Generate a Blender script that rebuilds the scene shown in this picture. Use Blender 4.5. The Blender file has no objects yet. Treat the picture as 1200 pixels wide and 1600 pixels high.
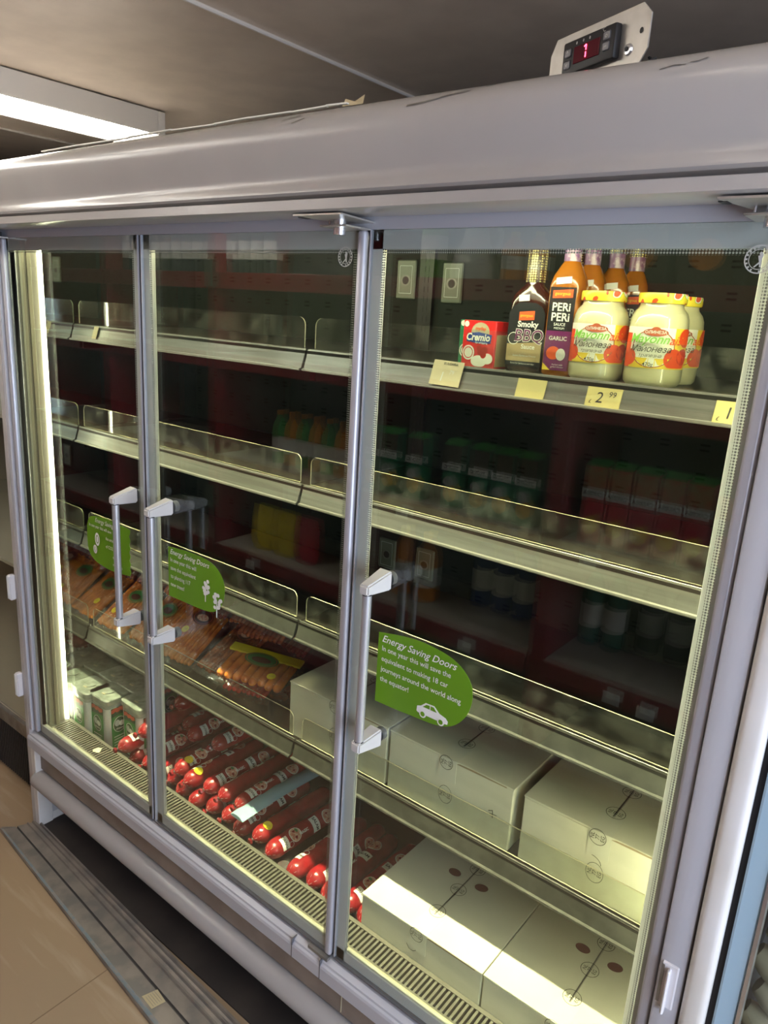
import bpy, bmesh, math, random
from mathutils import Vector, Matrix
random.seed(7)
SC = bpy.context.scene
COL = SC.collection
PI = math.pi
FL = 0.365                      # height of the door bottoms above the floor (everything is laid out from there)

# ------------------------------------------------------------------ camera
cam_d = bpy.data.cameras.new('camera'); cam = bpy.data.objects.new('camera', cam_d); COL.objects.link(cam)
cam_d.sensor_fit = 'HORIZONTAL'; cam_d.sensor_width = 36.0; cam_d.lens = 1153.86 / 1200 * 36
cam_d.clip_start = 0.02
R_ = ((0.77948334, 0.62364547, 0.05892405), (0.20863317, -0.16976564, -0.96314684), (-0.59065888, 0.76305043, -0.26244262))
m = Matrix.Identity(4)
for i in range(3):
    m[i][0] = R_[0][i]; m[i][1] = -R_[1][i]; m[i][2] = -R_[2][i]
m[0][3], m[1][3], m[2][3] = 1.4961, -1.0014, 1.3717
cam.matrix_world = m
SC.camera = cam

# ------------------------------------------------------------------ world, exposure, lights
SC.view_settings.view_transform = 'Standard'; SC.view_settings.look = 'None'
SC.view_settings.gamma = 1.0; SC.view_settings.use_curve_mapping = False
SC.view_settings.exposure = 1.3
try:
    SC.cycles.transparent_max_bounces = 40
    SC.cycles.max_bounces = 8
    SC.cycles.sample_clamp_indirect = 4.0
except Exception: pass
w = bpy.data.worlds.new('world'); SC.world = w; w.use_nodes = True
w.node_tree.nodes['Background'].inputs[0].default_value = (.62, .72, .95, 1)
w.node_tree.nodes['Background'].inputs[1].default_value = .25
LAMP_CEIL = 13.0      # ceiling tubes
LAMP_CASE = 15.0       # lamp tube in the canopy of the fridge
LAMP_POST = 13.0       # upright led strips in the fridge
def area(name, loc, rot, sx, sy, power, col):
    l = bpy.data.lights.new(name, 'AREA'); l.shape = 'RECTANGLE'; l.size = sx; l.size_y = sy; l.energy = power; l.color = col
    o = bpy.data.objects.new(name, l); COL.objects.link(o); o.location = loc; o.rotation_euler = rot
    return o
# daylight falling through the shop window in the right wall
area('window_daylight', (3.42, -1.3, 1.0), (0, math.radians(90), 0), 1.7, 2.4, 46, (.74, .83, 1.0))

# the downlight strip in the canopy of the fridge, just inside the doors
dl = area('canopy_downlight', (.325, .072, 1.505), (math.radians(6), 0, 0), 1.88, .03, 4.8, (1.0, .92, .55))
dl.data.spread = math.radians(36)

# ------------------------------------------------------------------ materials
MATS = {}
def nodes_of(name):
    mt = bpy.data.materials.new(name); mt.use_nodes = True
    nt = mt.node_tree; b = nt.nodes['Principled BSDF']
    return mt, nt, b
def N(nt, t, **kw):
    n = nt.nodes.new(t)
    for k, v in kw.items(): setattr(n, k, v)
    return n
def mat(name, c, rough=.5, metal=0., noise=None, bump=0., bscale=60., coat=0., spec=None, stretch=(1, 1, 1), c2=None, lo=.4, hi=.6):
    """noise: scale of a blend between c and c2"""
    mt, nt, b = nodes_of(name)
    b.inputs['Base Color'].default_value = (*c, 1); b.inputs['Roughness'].default_value = rough; b.inputs['Metallic'].default_value = metal
    if coat: b.inputs['Coat Weight'].default_value = coat; b.inputs['Coat Roughness'].default_value = .05
    if spec is not None: b.inputs['Specular IOR Level'].default_value = spec
    if noise or bump:
        tc = N(nt, 'ShaderNodeTexCoord'); mp = N(nt, 'ShaderNodeMapping'); mp.inputs['Scale'].default_value = stretch
        nt.links.new(tc.outputs['Object'], mp.inputs[0])
    if noise:
        nz = N(nt, 'ShaderNodeTexNoise'); nz.inputs['Scale'].default_value = noise; nz.inputs['Detail'].default_value = 6
        nt.links.new(mp.outputs[0], nz.inputs['Vector'])
        cr = N(nt, 'ShaderNodeValToRGB'); cr.color_ramp.elements[0].position = lo; cr.color_ramp.elements[1].position = hi
        cr.color_ramp.elements[0].color = (*c, 1); cr.color_ramp.elements[1].color = (*(c2 or [x * .8 for x in c]), 1)
        nt.links.new(nz.outputs[0], cr.inputs[0]); nt.links.new(cr.outputs[0], b.inputs['Base Color'])
    if bump:
        nb = N(nt, 'ShaderNodeTexNoise'); nb.inputs['Scale'].default_value = bscale; nb.inputs['Detail'].default_value = 4
        nt.links.new(mp.outputs[0], nb.inputs['Vector'])
        bp = N(nt, 'ShaderNodeBump'); bp.inputs['Strength'].default_value = bump; bp.inputs['Distance'].default_value = .004
        nt.links.new(nb.outputs[0], bp.inputs['Height']); nt.links.new(bp.outputs[0], b.inputs['Normal'])
    MATS[name] = mt
    return mt
def glow(name, c, s):
    mt, nt, b = nodes_of(name)
    b.inputs['Base Color'].default_value = (.8, .8, .8, 1); b.inputs['Emission Color'].default_value = (*c, 1); b.inputs['Emission Strength'].default_value = s
    MATS[name] = mt; return mt
def clear(name, tint=(1, 1, 1), ior=1.5, rough=.0, haze=0., hazecol=(.8, .8, .8), hscale=None, bump=0., boost=0., times=1.):
    """thin clear sheet: see-through plus a fresnel reflection on the side facing the ray, plus a little dirt"""
    mt = bpy.data.materials.new(name); mt.use_nodes = True; nt = mt.node_tree; nt.nodes.clear()
    out = N(nt, 'ShaderNodeOutputMaterial'); tr = N(nt, 'ShaderNodeBsdfTransparent'); gl = N(nt, 'ShaderNodeBsdfGlossy')
    tr.inputs[0].default_value = (*tint, 1); gl.inputs['Roughness'].default_value = rough; gl.inputs[0].default_value = (1, 1, 1, 1)
    fr = N(nt, 'ShaderNodeFresnel'); fr.inputs[0].default_value = ior
    ge = N(nt, 'ShaderNodeNewGeometry')
    sub = N(nt, 'ShaderNodeMath', operation='SUBTRACT'); sub.inputs[0].default_value = 1; nt.links.new(ge.outputs['Backfacing'], sub.inputs[1])
    ad = N(nt, 'ShaderNodeMath', operation='ADD'); ad.inputs[1].default_value = boost; nt.links.new(fr.outputs[0], ad.inputs[0])
    mu = N(nt, 'ShaderNodeMath', operation='MULTIPLY'); tm = N(nt, 'ShaderNodeMath', operation='MULTIPLY'); tm.inputs[1].default_value = times; nt.links.new(ad.outputs[0], tm.inputs[0]); nt.links.new(tm.outputs[0], mu.inputs[0]); nt.links.new(sub.outputs[0], mu.inputs[1])
    mu.use_clamp = True
    mx = N(nt, 'ShaderNodeMixShader'); nt.links.new(mu.outputs[0], mx.inputs[0]); nt.links.new(tr.outputs[0], mx.inputs[1]); nt.links.new(gl.outputs[0], mx.inputs[2])
    last = mx
    tc = N(nt, 'ShaderNodeTexCoord')
    if haze:
        di = N(nt, 'ShaderNodeBsdfDiffuse'); di.inputs[0].default_value = (*hazecol, 1)
        m2 = N(nt, 'ShaderNodeMixShader'); m2.inputs[0].default_value = haze
        if hscale:
            nz = N(nt, 'ShaderNodeTexNoise'); nz.inputs['Scale'].default_value = hscale; nz.inputs['Detail'].default_value = 8
            nt.links.new(tc.outputs['Object'], nz.inputs['Vector'])
            mr = N(nt, 'ShaderNodeMapRange'); mr.inputs[1].default_value = .42; mr.inputs[2].default_value = .75; mr.inputs[3].default_value = haze * .3; mr.inputs[4].default_value = haze * 2.5
            nt.links.new(nz.outputs[0], mr.inputs[0]); nt.links.new(mr.outputs[0], m2.inputs[0])
        nt.links.new(mx.outputs[0], m2.inputs[1]); nt.links.new(di.outputs[0], m2.inputs[2]); last = m2
    if bump:
        nb = N(nt, 'ShaderNodeTexNoise'); nb.inputs['Scale'].default_value = 28; nb.inputs['Detail'].default_value = 3
        nt.links.new(tc.outputs['Object'], nb.inputs['Vector'])
        bp = N(nt, 'ShaderNodeBump'); bp.inputs['Strength'].default_value = bump; bp.inputs['Distance'].default_value = .01
        nt.links.new(nb.outputs[0], bp.inputs['Height']); nt.links.new(bp.outputs[0], gl.inputs['Normal'])
    nt.links.new(last.outputs[0], out.inputs[0]); MATS[name] = mt; return mt

mat('paint', (.41, .397, .39), .24, spec=.3, noise=2.0, c2=(.375, .36, .35), bump=.03, bscale=120)
mat('paint_low', (.50, .49, .49), .42, noise=6, c2=(.42, .40, .39))
mat('paint_lavender', (.50, .51, .56), .35)
mat('paint_white', (.74, .73, .72), .35, noise=5, c2=(.68, .66, .62))
mat('bronze', (.23, .185, .155), .45, metal=.2, noise=9, c2=(.30, .25, .21))
mat('alu', (.50, .51, .57), .38, metal=.3)
mat('alu_bright', (.72, .73, .75), .25, metal=.9)
mat('alu_dark', (.20, .20, .22), .4, metal=.6)
mat('frame_grey', (.60, .62, .61), .45)
mat('cream', (.72, .69, .55), .45)
mat('cream_dull', (.50, .48, .42), .5)
mat('flute', (.30, .275, .20), .5)
mat('flute_dull', (.17, .155, .125), .55)
mat('steel', (.27, .265, .24), .34, metal=.7, noise=3, stretch=(1, 30, 30), c2=(.20, .195, .175), bump=.1, bscale=20)
mat('rail_shaded', (.10, .10, .085), .4, metal=.5, noise=30, c2=(.07, .07, .06))  # shaded copy of the rail steel, the dimness put into its colour
mat('steel_dirty', (.30, .29, .27), .4, metal=.6, noise=20, c2=(.2, .19, .17))
mat('dark_steel', (.03, .03, .03), .4, metal=.5)
mat('plate_metal', (.66, .64, .60), .35, metal=.7, noise=30, c2=(.58, .56, .52))
mat('black', (.012, .012, .014), .5)
mat('black_gloss', (.015, .015, .018), .15)
mat('interior', (.009, .010, .009), .6, spec=.15)
mat('deck', (.018, .016, .013), .4)
mat('grille', (.15, .14, .11), .45)
mat('strip_cream', (.50, .47, .33), .45)
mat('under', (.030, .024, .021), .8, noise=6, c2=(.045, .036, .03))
mat('kick', (.29, .255, .22), .42, metal=.35, noise=14, c2=(.20, .185, .17), bump=.1)
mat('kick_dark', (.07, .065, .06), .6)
mat('kick_blue', (.20, .25, .28), .5, noise=50, c2=(.29, .27, .25), lo=.45, hi=.62)
mat('handle_cap', (.58, .57, .57), .45)
mat('handle_tube', (.55, .56, .60), .3, metal=.55)
mat('sticker_green', (.13, .30, .015), .4)
mat('white', (.85, .86, .84), .5)
mat('mark_grey', (.55, .56, .54), .5)
mat('paper_yellow', (.50, .42, .17), .7)
mat('paper_cream', (.50, .43, .27), .7)
mat('ink', (.02, .02, .02), .6)
mat('carton', (.76, .73, .57), .62, noise=5, c2=(.70, .67, .52), bump=.08, bscale=200, stretch=(1, 1, 6))
mat('carton_edge', (.36, .27, .16), .8)
mat('hole', (.16, .05, .035), .8)
mat('tape', (.76, .74, .60), .2)
mat('mirror', (.55, .58, .55), .04, metal=1.0)
mat('plastic_tag', (.13, .15, .11), .35)
mat('plastic_clip', (.70, .69, .72), .25)
mat('red_shelf', (.24, .022, .03), .45)
mat('shelf_top', (.50, .45, .38), .6)
mat('vinyl', (.33, .235, .145), .45, noise=3.2, stretch=(1, 9, 1), c2=(.44, .35, .25), lo=.52, hi=.78, bump=.03)
mat('vinyl_seam', (.22, .15, .09), .7)
mat('ceil', (.74, .63, .51), .34, metal=.2, noise=7, c2=(.67, .565, .455), bump=.04, bscale=14)
mat('ceil_trim', (.85, .80, .74), .3, metal=.2)
mat('wall', (.26, .25, .24), .7)
mat('wall_dark', (.10, .10, .11), .7)
mat('fixture', (.66, .63, .58), .45)
glow('tube_light', (1.0, .96, .88), LAMP_CEIL)
glow('case_light', (1.0, .93, .58), LAMP_CASE)
glow('post_light', (1.0, .95, .62), LAMP_POST)
glow('lit_edge', (1.0, .90, .60), .17)  # weak glow painting the lit edge by the right door, no lamp
glow('red_led', (1.0, .03, .10), 3.0)
mat('display_red', (.10, .005, .015), .08)
clear('glass', (.93, .955, .945), 1.50, 0.0, haze=.0012, hscale=9, times=1.25)   # two surfaces to a pane
clear('acrylic', (.94, .95, .92), 1.49, .03, haze=.02, hazecol=(.7, .7, .6), hscale=26)
mat('acrylic_lit_edge', (.50, .46, .32), .25)  # cream paint standing in for light caught in the acrylic edges
clear('film', (.98, .98, .97), 1.5, .13, bump=2.0, boost=.09)
clear('tub_clear', (.80, .84, .78), 1.45, .10, haze=.22, hazecol=(.75, .78, .70))
clear('bag_clear', (.95, .96, .97), 1.5, .12, haze=.12, hazecol=(.8, .8, .85), bump=1.0, boost=.1)
clear('jar_glass', (.97, .97, .95), 1.5, .02, boost=.01)
mat('mayo', (.68, .64, .42), .35, coat=.3)
mat('tomato', (.78, .07, .015), .35)
mat('tomato_dark', (.50, .02, .01), .4)
mat('label_yellow', (.85, .62, .05), .5)
mat('label_white', (.86, .85, .78), .5)
mat('label_green', (.22, .52, .07), .5)
mat('badge', (.42, .09, .03), .5)
# lid: yellow print with red, green and white patches
mt, nt, b = nodes_of('lid'); b.inputs['Roughness'].default_value = .25
tc = N(nt, 'ShaderNodeTexCoord'); nz = N(nt, 'ShaderNodeTexNoise'); nz.inputs['Scale'].default_value = 38; nz.inputs['Detail'].default_value = 1
nt.links.new(tc.outputs['Object'], nz.inputs['Vector'])
cr = N(nt, 'ShaderNodeValToRGB'); cr.color_ramp.interpolation = 'CONSTANT'
cr.color_ramp.elements[0].position = 0; cr.color_ramp.elements[0].color = (.65, .08, .02, 1)
cr.color_ramp.elements[1].position = .42; cr.color_ramp.elements[1].color = (.82, .66, .05, 1)
for ps, cc in ((.60, (.40, .60, .05, 1)), (.63, (.85, .8, .7, 1)), (.68, (.7, .1, .05, 1))):
    e_ = cr.color_ramp.elements.new(ps); e_.color = cc
nt.links.new(nz.outputs[0], cr.inputs[0]); nt.links.new(cr.outputs[0], b.inputs['Base Color']); MATS['lid'] = mt
mat('bbq', (.045, .014, .008), .12, coat=.6)
mat('peri', (.38, .125, .012), .15, coat=.6)
mat('orange_red', (.85, .12, .03), .5)
mat('purple', (.17, .02, .12), .45)
mat('purple_wrap', (.22, .10, .24), .3, noise=60, c2=(.55, .42, .5), lo=.5, hi=.6)
mat('tan', (.50, .36, .18), .5)
# shrink wrap with golden dots
mt, nt, b = nodes_of('gold_dots'); b.inputs['Roughness'].default_value = .3
tc = N(nt, 'ShaderNodeTexCoord'); vo = N(nt, 'ShaderNodeTexVoronoi'); vo.inputs['Scale'].default_value = 230; vo.inputs['Randomness'].default_value = .15
nt.links.new(tc.outputs['Object'], vo.inputs['Vector'])
cr = N(nt, 'ShaderNodeValToRGB'); cr.color_ramp.elements[0].position = .36; cr.color_ramp.elements[1].position = .42
cr.color_ramp.elements[0].color = (.85, .74, .30, 1); cr.color_ramp.elements[1].color = (.05, .03, .02, 1)
nt.links.new(vo.outputs['Distance'], cr.inputs[0]); nt.links.new(cr.outputs[0], b.inputs['Base Color']); MATS['gold_dots'] = mt
mat('pack_red', (.75, .02, .02), .35)
mat('pack_green', (.02, .22, .10), .4)
mat('pack_blue', (.02, .06, .30), .4)
mat('tub_green', (.03, .26, .05), .4)
mat('tub_dark', (.02, .08, .03), .4)
mat('pepper_red', (.60, .10, .05), .5)
mat('casing', (.37, .012, .017), .25, coat=.3, noise=40, c2=(.28, .008, .012), bump=.15, bscale=45)
mat('slice', (.62, .20, .13), .4, noise=160, c2=(.80, .55, .42))
mat('slice_line', (.70, .55, .50), .4)
mat('clip_metal', (.62, .60, .58), .25, metal=.9)
mat('sticker_yellow', (.92, .72, .02), .5)
mat('blue_plastic', (.36, .54, .60), .25)
mat('saus_brown', (.58, .15, .05), .2, coat=.8, noise=30, c2=(.27, .06, .03))
mat('saus_orange', (.88, .27, .04), .2, coat=.8, noise=30, c2=(.62, .16, .03))
mat('saus_dark', (.26, .055, .035), .2, coat=.8, noise=30, c2=(.14, .028, .02))
mat('saus_red', (.75, .04, .03), .2, coat=.8)
mat('green_label', (.05, .20, .06), .4)
mat('dark_label', (.10, .02, .02), .4)
mat('green_bottle', (.10, .34, .02), .2)
mat('juice_orange', (.75, .25, .02), .3)
mat('juice_green', (.05, .32, .06), .4)
mat('juice_red', (.60, .03, .06), .4)
mat('carton_pink', (.52, .10, .10), .45, noise=30, c2=(.62, .03, .06))
mat('carton_wedge', (.30, .30, .14), .45, noise=25, c2=(.50, .12, .06))
mat('pale_glass', (.08, .09, .09), .15)
mat('fruit', (.85, .50, .04), .4)
mat('blue_drum', (.01, .03, .22), .25)
mat('dark_bottle', (.015, .02, .05), .15)
mat('teal_bottle', (.0, .14, .10), .2)
mat('milk', (.6, .62, .6), .4)
mat('cereal', (.07, .045, .03), .5)
mat('light_blue', (.36, .52, .64), .35)
mat('far_cream', (.55, .50, .40), .5)
mat('louver', (.035, .035, .037), .5)
# painted dots at the inner edge of the grey border of the door glass
def dots(name, px, pz):
    mt = bpy.data.materials.new(name); mt.use_nodes = True; nt = mt.node_tree; nt.nodes.clear()
    out = N(nt, 'ShaderNodeOutputMaterial'); tr = N(nt, 'ShaderNodeBsdfTransparent'); di = N(nt, 'ShaderNodeBsdfDiffuse'); di.inputs[0].default_value = (.42, .43, .40, 1)
    tc = N(nt, 'ShaderNodeTexCoord'); sp = N(nt, 'ShaderNodeSeparateXYZ'); nt.links.new(tc.outputs['Object'], sp.inputs[0])
    def cell(o, p_, off=None):
        d = N(nt, 'ShaderNodeMath', operation='DIVIDE'); d.inputs[1].default_value = p_; nt.links.new(sp.outputs[o], d.inputs[0])
        a = d
        f = N(nt, 'ShaderNodeMath', operation='FRACT'); nt.links.new(a.outputs[0], f.inputs[0])
        s = N(nt, 'ShaderNodeMath', operation='SUBTRACT'); s.inputs[1].default_value = .5; nt.links.new(f.outputs[0], s.inputs[0])
        q_ = N(nt, 'ShaderNodeMath', operation='MULTIPLY'); nt.links.new(s.outputs[0], q_.inputs[0]); nt.links.new(s.outputs[0], q_.inputs[1])
        return q_
    a = cell('X', px); c = cell('Z', pz); ad = N(nt, 'ShaderNodeMath', operation='ADD'); nt.links.new(a.outputs[0], ad.inputs[0]); nt.links.new(c.outputs[0], ad.inputs[1])
    lt = N(nt, 'ShaderNodeMath', operation='LESS_THAN'); lt.inputs[1].default_value = .12; nt.links.new(ad.outputs[0], lt.inputs[0])
    mx = N(nt, 'ShaderNodeMixShader'); nt.links.new(lt.outputs[0], mx.inputs[0]); nt.links.new(tr.outputs[0], mx.inputs[1]); nt.links.new(di.outputs[0], mx.inputs[2])
    nt.links.new(mx.outputs[0], out.inputs[0]); MATS[name] = mt
dots('dot_print', .004, .004)
# back panel with pairs of short slots
mt, nt, b = nodes_of('slotted'); b.inputs['Roughness'].default_value = .6; b.inputs['Specular IOR Level'].default_value = .12
tc = N(nt, 'ShaderNodeTexCoord'); sp = N(nt, 'ShaderNodeSeparateXYZ'); nt.links.new(tc.outputs['Object'], sp.inputs[0])
def band(o, period, half, phase=0):
    a_ = N(nt, 'ShaderNodeMath', operation='ADD'); a_.inputs[1].default_value = 10 + phase; nt.links.new(sp.outputs[o], a_.inputs[0])
    d_ = N(nt, 'ShaderNodeMath', operation='DIVIDE'); d_.inputs[1].default_value = period; nt.links.new(a_.outputs[0], d_.inputs[0])
    f_ = N(nt, 'ShaderNodeMath', operation='FRACT'); nt.links.new(d_.outputs[0], f_.inputs[0])
    s_ = N(nt, 'ShaderNodeMath', operation='SUBTRACT'); s_.inputs[1].default_value = .5; nt.links.new(f_.outputs[0], s_.inputs[0])
    b_ = N(nt, 'ShaderNodeMath', operation='ABSOLUTE'); nt.links.new(s_.outputs[0], b_.inputs[0])
    l_ = N(nt, 'ShaderNodeMath', operation='LESS_THAN'); l_.inputs[1].default_value = half / period; nt.links.new(b_.outputs[0], l_.inputs[0])
    return l_
bx_, bz1, bz2 = band('X', .085, .010), band('Z', .062, .0022), band('Z', .062, .0022, .011)
mxx = N(nt, 'ShaderNodeMath', operation='MAXIMUM'); nt.links.new(bz1.outputs[0], mxx.inputs[0]); nt.links.new(bz2.outputs[0], mxx.inputs[1])
ml = N(nt, 'ShaderNodeMath', operation='MULTIPLY'); nt.links.new(bx_.outputs[0], ml.inputs[0]); nt.links.new(mxx.outputs[0], ml.inputs[1])
mc = N(nt, 'ShaderNodeMix', data_type='RGBA'); mc.inputs['A'].default_value = (.020, .024, .020, 1); mc.inputs['B'].default_value = (.002, .002, .002, 1)
nt.links.new(ml.outputs[0], mc.inputs['Factor']); nt.links.new(mc.outputs['Result'], b.inputs['Base Color']); MATS['slotted'] = mt

# ------------------------------------------------------------------ mesh collector
def frame(o, x, y):
    x = Vector(x).normalized(); y = Vector(y).normalized(); z = x.cross(y)
    return Matrix(((x[0], y[0], z[0], o[0]), (x[1], y[1], z[1], o[1]), (x[2], y[2], z[2], o[2]), (0, 0, 0, 1)))
FRONT = lambda x, y, z: frame((x, y, z), (1, 0, 0), (0, 0, 1))      # facing -y
TOP = lambda x, y, z: frame((x, y, z), (1, 0, 0), (0, 1, 0))        # facing +z
TXT = {}
def text_geo(s, shear=0., bold=0.):
    k = (s, shear, bold)
    if k not in TXT and len(s) > 1 and ('н' in s or 'й' in s):            # lay the word out letter by letter, with a small capital for this letter
        V = []; F = []; x = 0
        for c in s:
            src = {'н': 'Н', 'й': 'Й'}.get(c, c); kx, ky = (.86, .75) if src != c else (1, 1)
            vs, fs = text_geo(src, 0., bold); lo = min(v.x for v in vs); w_ = (max(v.x for v in vs) - lo) * kx
            y0 = min(v.y for v in vs)
            F += [tuple(len(V) + i for i in f) for f in fs]
            V += [Vector((x + (v.x - lo) * kx, (v.y - y0) * ky + y0, 0)) for v in vs]; x += w_ + .085
        V = [Vector((v.x - x / 2 + shear * v.y, v.y, 0)) for v in V]
        TXT[k] = (V, F)
    if k not in TXT:
        cu = bpy.data.curves.new('t', 'FONT'); cu.body = s; cu.size = 1; cu.offset = bold; cu.align_x = 'CENTER'; cu.align_y = 'CENTER'
        cu.resolution_u = 3
        o = bpy.data.objects.new('t', cu); COL.objects.link(o)
        me = bpy.data.meshes.new_from_object(o.evaluated_get(bpy.context.evaluated_depsgraph_get()))
        TXT[k] = ([Vector((v.co.x + shear * v.co.y, v.co.y, 0)) for v in me.vertices], [tuple(p_.vertices) for p_ in me.polygons])
        bpy.data.objects.remove(o); bpy.data.curves.remove(cu); bpy.data.meshes.remove(me)
    return TXT[k]
class MB:
    def __init__(s): s.v = []; s.f = []; s.mi = []; s.mats = []; s.T = Matrix.Identity(4); s.sm = []
    def k(s, name):
        if name not in s.mats: s.mats.append(name)
        return s.mats.index(name)
    def add(s, vs, fs, m_, T=None, smooth=False):
        T = s.T @ T if T is not None else s.T
        b0 = len(s.v); s.v += [T @ Vector(v) for v in vs]; s.f += [tuple(b0 + i for i in f) for f in fs]
        s.mi += [s.k(m_)] * len(fs); s.sm += [smooth] * len(fs); return s
    def box(s, x0, x1, y0, y1, z0, z1, m_, bev=0., T=None, seg=1):
        vs = [(x, y, z) for x in (x0, x1) for y in (y0, y1) for z in (z0, z1)]
        fs = [(0, 1, 3, 2), (4, 6, 7, 5), (0, 4, 5, 1), (2, 3, 7, 6), (0, 2, 6, 4), (1, 5, 7, 3)]
        if bev:
            bm = bmesh.new(); bv = [bm.verts.new(v) for v in vs]
            for f in fs: bm.faces.new([bv[i] for i in f])
            bmesh.ops.bevel(bm, geom=bm.edges[:], offset=bev, segments=seg, affect='EDGES', profile=.5)
            bm.verts.index_update(); vs = [v.co.copy() for v in bm.verts]; fs = [tuple(v.index for v in f.verts) for f in bm.faces]; bm.free()
        return s.add(vs, fs, m_, T, smooth=seg > 1)
    def prism(s, pts, h, m_, T=None, m2=None, smooth=False):
        """pts: outline in the xy plane of T (counter-clockwise); from z=-h to z=0"""
        n = len(pts); vs = [(p[0], p[1], 0) for p in pts] + [(p[0], p[1], -h) for p in pts]
        s.add(vs, [tuple(range(n)), tuple(range(2 * n - 1, n - 1, -1))], m_, T)
        s.add(vs, [(i, i + n, (i + 1) % n + n, (i + 1) % n) for i in range(n)], m2 or m_, T, smooth)
        return s
    def flat(s, pts, m_, T=None, lift=.0004): return s.prism(pts, lift, m_, (T or Matrix.Identity(4)) @ Matrix.Translation((0, 0, lift)))
    def extr(s, prof, x0, x1, m_, smooth=True):
        """closed profile of (y,z) points run along x"""
        n = len(prof); vs = [(x0, y, z) for y, z in prof] + [(x1, y, z) for y, z in prof]
        s.add(vs, [(i, (i + 1) % n, (i + 1) % n + n, i + n) for i in range(n)], m_, None, smooth)
        s.add(vs, [tuple(range(n - 1, -1, -1)), tuple(range(n, 2 * n))], m_); return s
    def lathe(s, prof, m_, T=None, n=24, a0=0, a1=2 * PI, cap=True, smooth=True, sq=0.):
        full = abs(a1 - a0 - 2 * PI) < 1e-6; c = n if full else n + 1; vs = []
        for r, z in prof:
            for i in range(c):
                a = a0 + (a1 - a0) * i / n
                vs.append((r * math.cos(a), r * math.sin(a), z))
        fs = []
        for j in range(len(prof) - 1):
            for i in range(n):
                i2 = (i + 1) % c
                fs.append((j * c + i, j * c + i2, (j + 1) * c + i2, (j + 1) * c + i))
        s.add(vs, fs, m_, T, smooth)
        if cap and full:
            s.add(vs, [tuple(range(c - 1, -1, -1)), tuple((len(prof) - 1) * c + i for i in range(c))], m_, T)
        return s
    def cyl(s, p0, p1, r, m_, n=16, r1=None):
        p0 = Vector(p0); p1 = Vector(p1); d = p1 - p0; z = d.normalized(); x = z.orthogonal().normalized(); y = z.cross(x)
        T = Matrix(((x[0], y[0], z[0], p0[0]), (x[1], y[1], z[1], p0[1]), (x[2], y[2], z[2], p0[2]), (0, 0, 0, 1)))
        return s.lathe([(r, 0), (r1 if r1 is not None else r, d.length)], m_, T, n)
    def tube(s, pts, r, m_, n=10):
        for a, b_ in zip(pts, pts[1:]): s.cyl(a, b_, r, m_, n)
        return s
    def text(s, st, size, m_, T, shear=0., bold=0., lift=.0006, wrap=None, sx=1.):
        vs, fs = text_geo(st, shear, bold)
        out = []
        for v in vs:
            x, y = v.x * size * sx, v.y * size
            out.append(wrap(x, y, lift) if wrap else (x, y, lift))
        return s.add(out, fs, m_, None if wrap else T)
    def patch(s, pts, m_, wrap, lift, n=10):
        """grid over the rectangle pts=(x0,x1,y0,y1) bent round a wrap"""
        x0, x1, y0, y1 = pts; vs = []; fs = []
        for j in range(2):
            for i in range(n + 1): vs.append(wrap(x0 + (x1 - x0) * i / n, (y0, y1)[j], lift))
        for i in range(n): fs.append((i, i + 1, n + 2 + i, n + 1 + i))
        return s.add(vs, fs, m_, None, True)
    def disc(s, x, y, rx, ry, m_, T=None, wrap=None, lift=.0005, n=20, clip=None, r0=0.):
        ps = [(x + rx * math.cos(2 * PI * i / n), y + ry * math.sin(2 * PI * i / n)) for i in range(n)]
        if clip: ps = [(min(max(a, clip[0]), clip[1]), min(max(b_, clip[2]), clip[3])) for a, b_ in ps]
        q = [(x + rx * r0 * math.cos(2 * PI * i / n), y + ry * r0 * math.sin(2 * PI * i / n)) for i in range(n)]
        if wrap:
            if r0: return s.add([wrap(a, b_, lift) for a, b_ in ps + q], [(i, (i + 1) % n, n + (i + 1) % n, n + i) for i in range(n)], m_)
            return s.add([wrap(a, b_, lift) for a, b_ in ps] + [wrap(x, y, lift)], [(i, (i + 1) % n, n) for i in range(n)], m_)
        if r0: return s.add([(a, b_, lift) for a, b_ in ps + q], [(i, (i + 1) % n, n + (i + 1) % n, n + i) for i in range(n)], m_, T)
        return s.add([(a, b_, lift) for a, b_ in ps], [tuple(range(n))], m_, T)
    def ring(s, x, y, r, w_, m_, T, ry=None, lift=.0006):
        return s.disc(x, y, r, ry or r, m_, T, lift=lift, r0=1 - w_ / r, n=28)
    def line(s, p, w_, m_, T, lift=.0006):
        for a, b_ in zip(p, p[1:]):
            a = Vector((*a, 0)); b_ = Vector((*b_, 0)); d = (b_ - a).normalized(); n_ = Vector((-d.y, d.x, 0)) * w_ / 2
            s.add([(v.x, v.y, lift) for v in (a - n_, b_ - n_, b_ + n_, a + n_)], [(0, 1, 2, 3)], m_, T)
        return s
    def mesh(s, name):
        me = bpy.data.meshes.new(name); me.from_pydata([tuple(v) for v in s.v], [], s.f)
        for n_ in s.mats: me.materials.append(MATS[n_])
        for p_, i, q in zip(me.polygons, s.mi, s.sm): p_.material_index = i; p_.use_smooth = q
        if any(s.sm):
            try: me.set_sharp_from_angle(angle=math.radians(38))
            except Exception: pass
        me.update(); return me
    def obj(s, name, parent=None, loc=None):
        """links as one object; origin moved to the middle of the base for things, parts keep their parent's frame"""
        me = s.mesh(name); o = bpy.data.objects.new(name, me); COL.objects.link(o)
        if parent: o.parent = parent
        elif me.vertices:
            c = loc or tuple((min(v.co[i] for v in me.vertices) + max(v.co[i] for v in me.vertices)) / 2 if i < 2 else min(v.co[2] for v in me.vertices) for i in range(3))
            me.transform(Matrix.Translation([-a for a in c])); o.location = c
        return o
def tag(o, label, cat, group=None):
    o['label'] = label; o['category'] = cat
    if group: o['group'] = group
    return o
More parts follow.
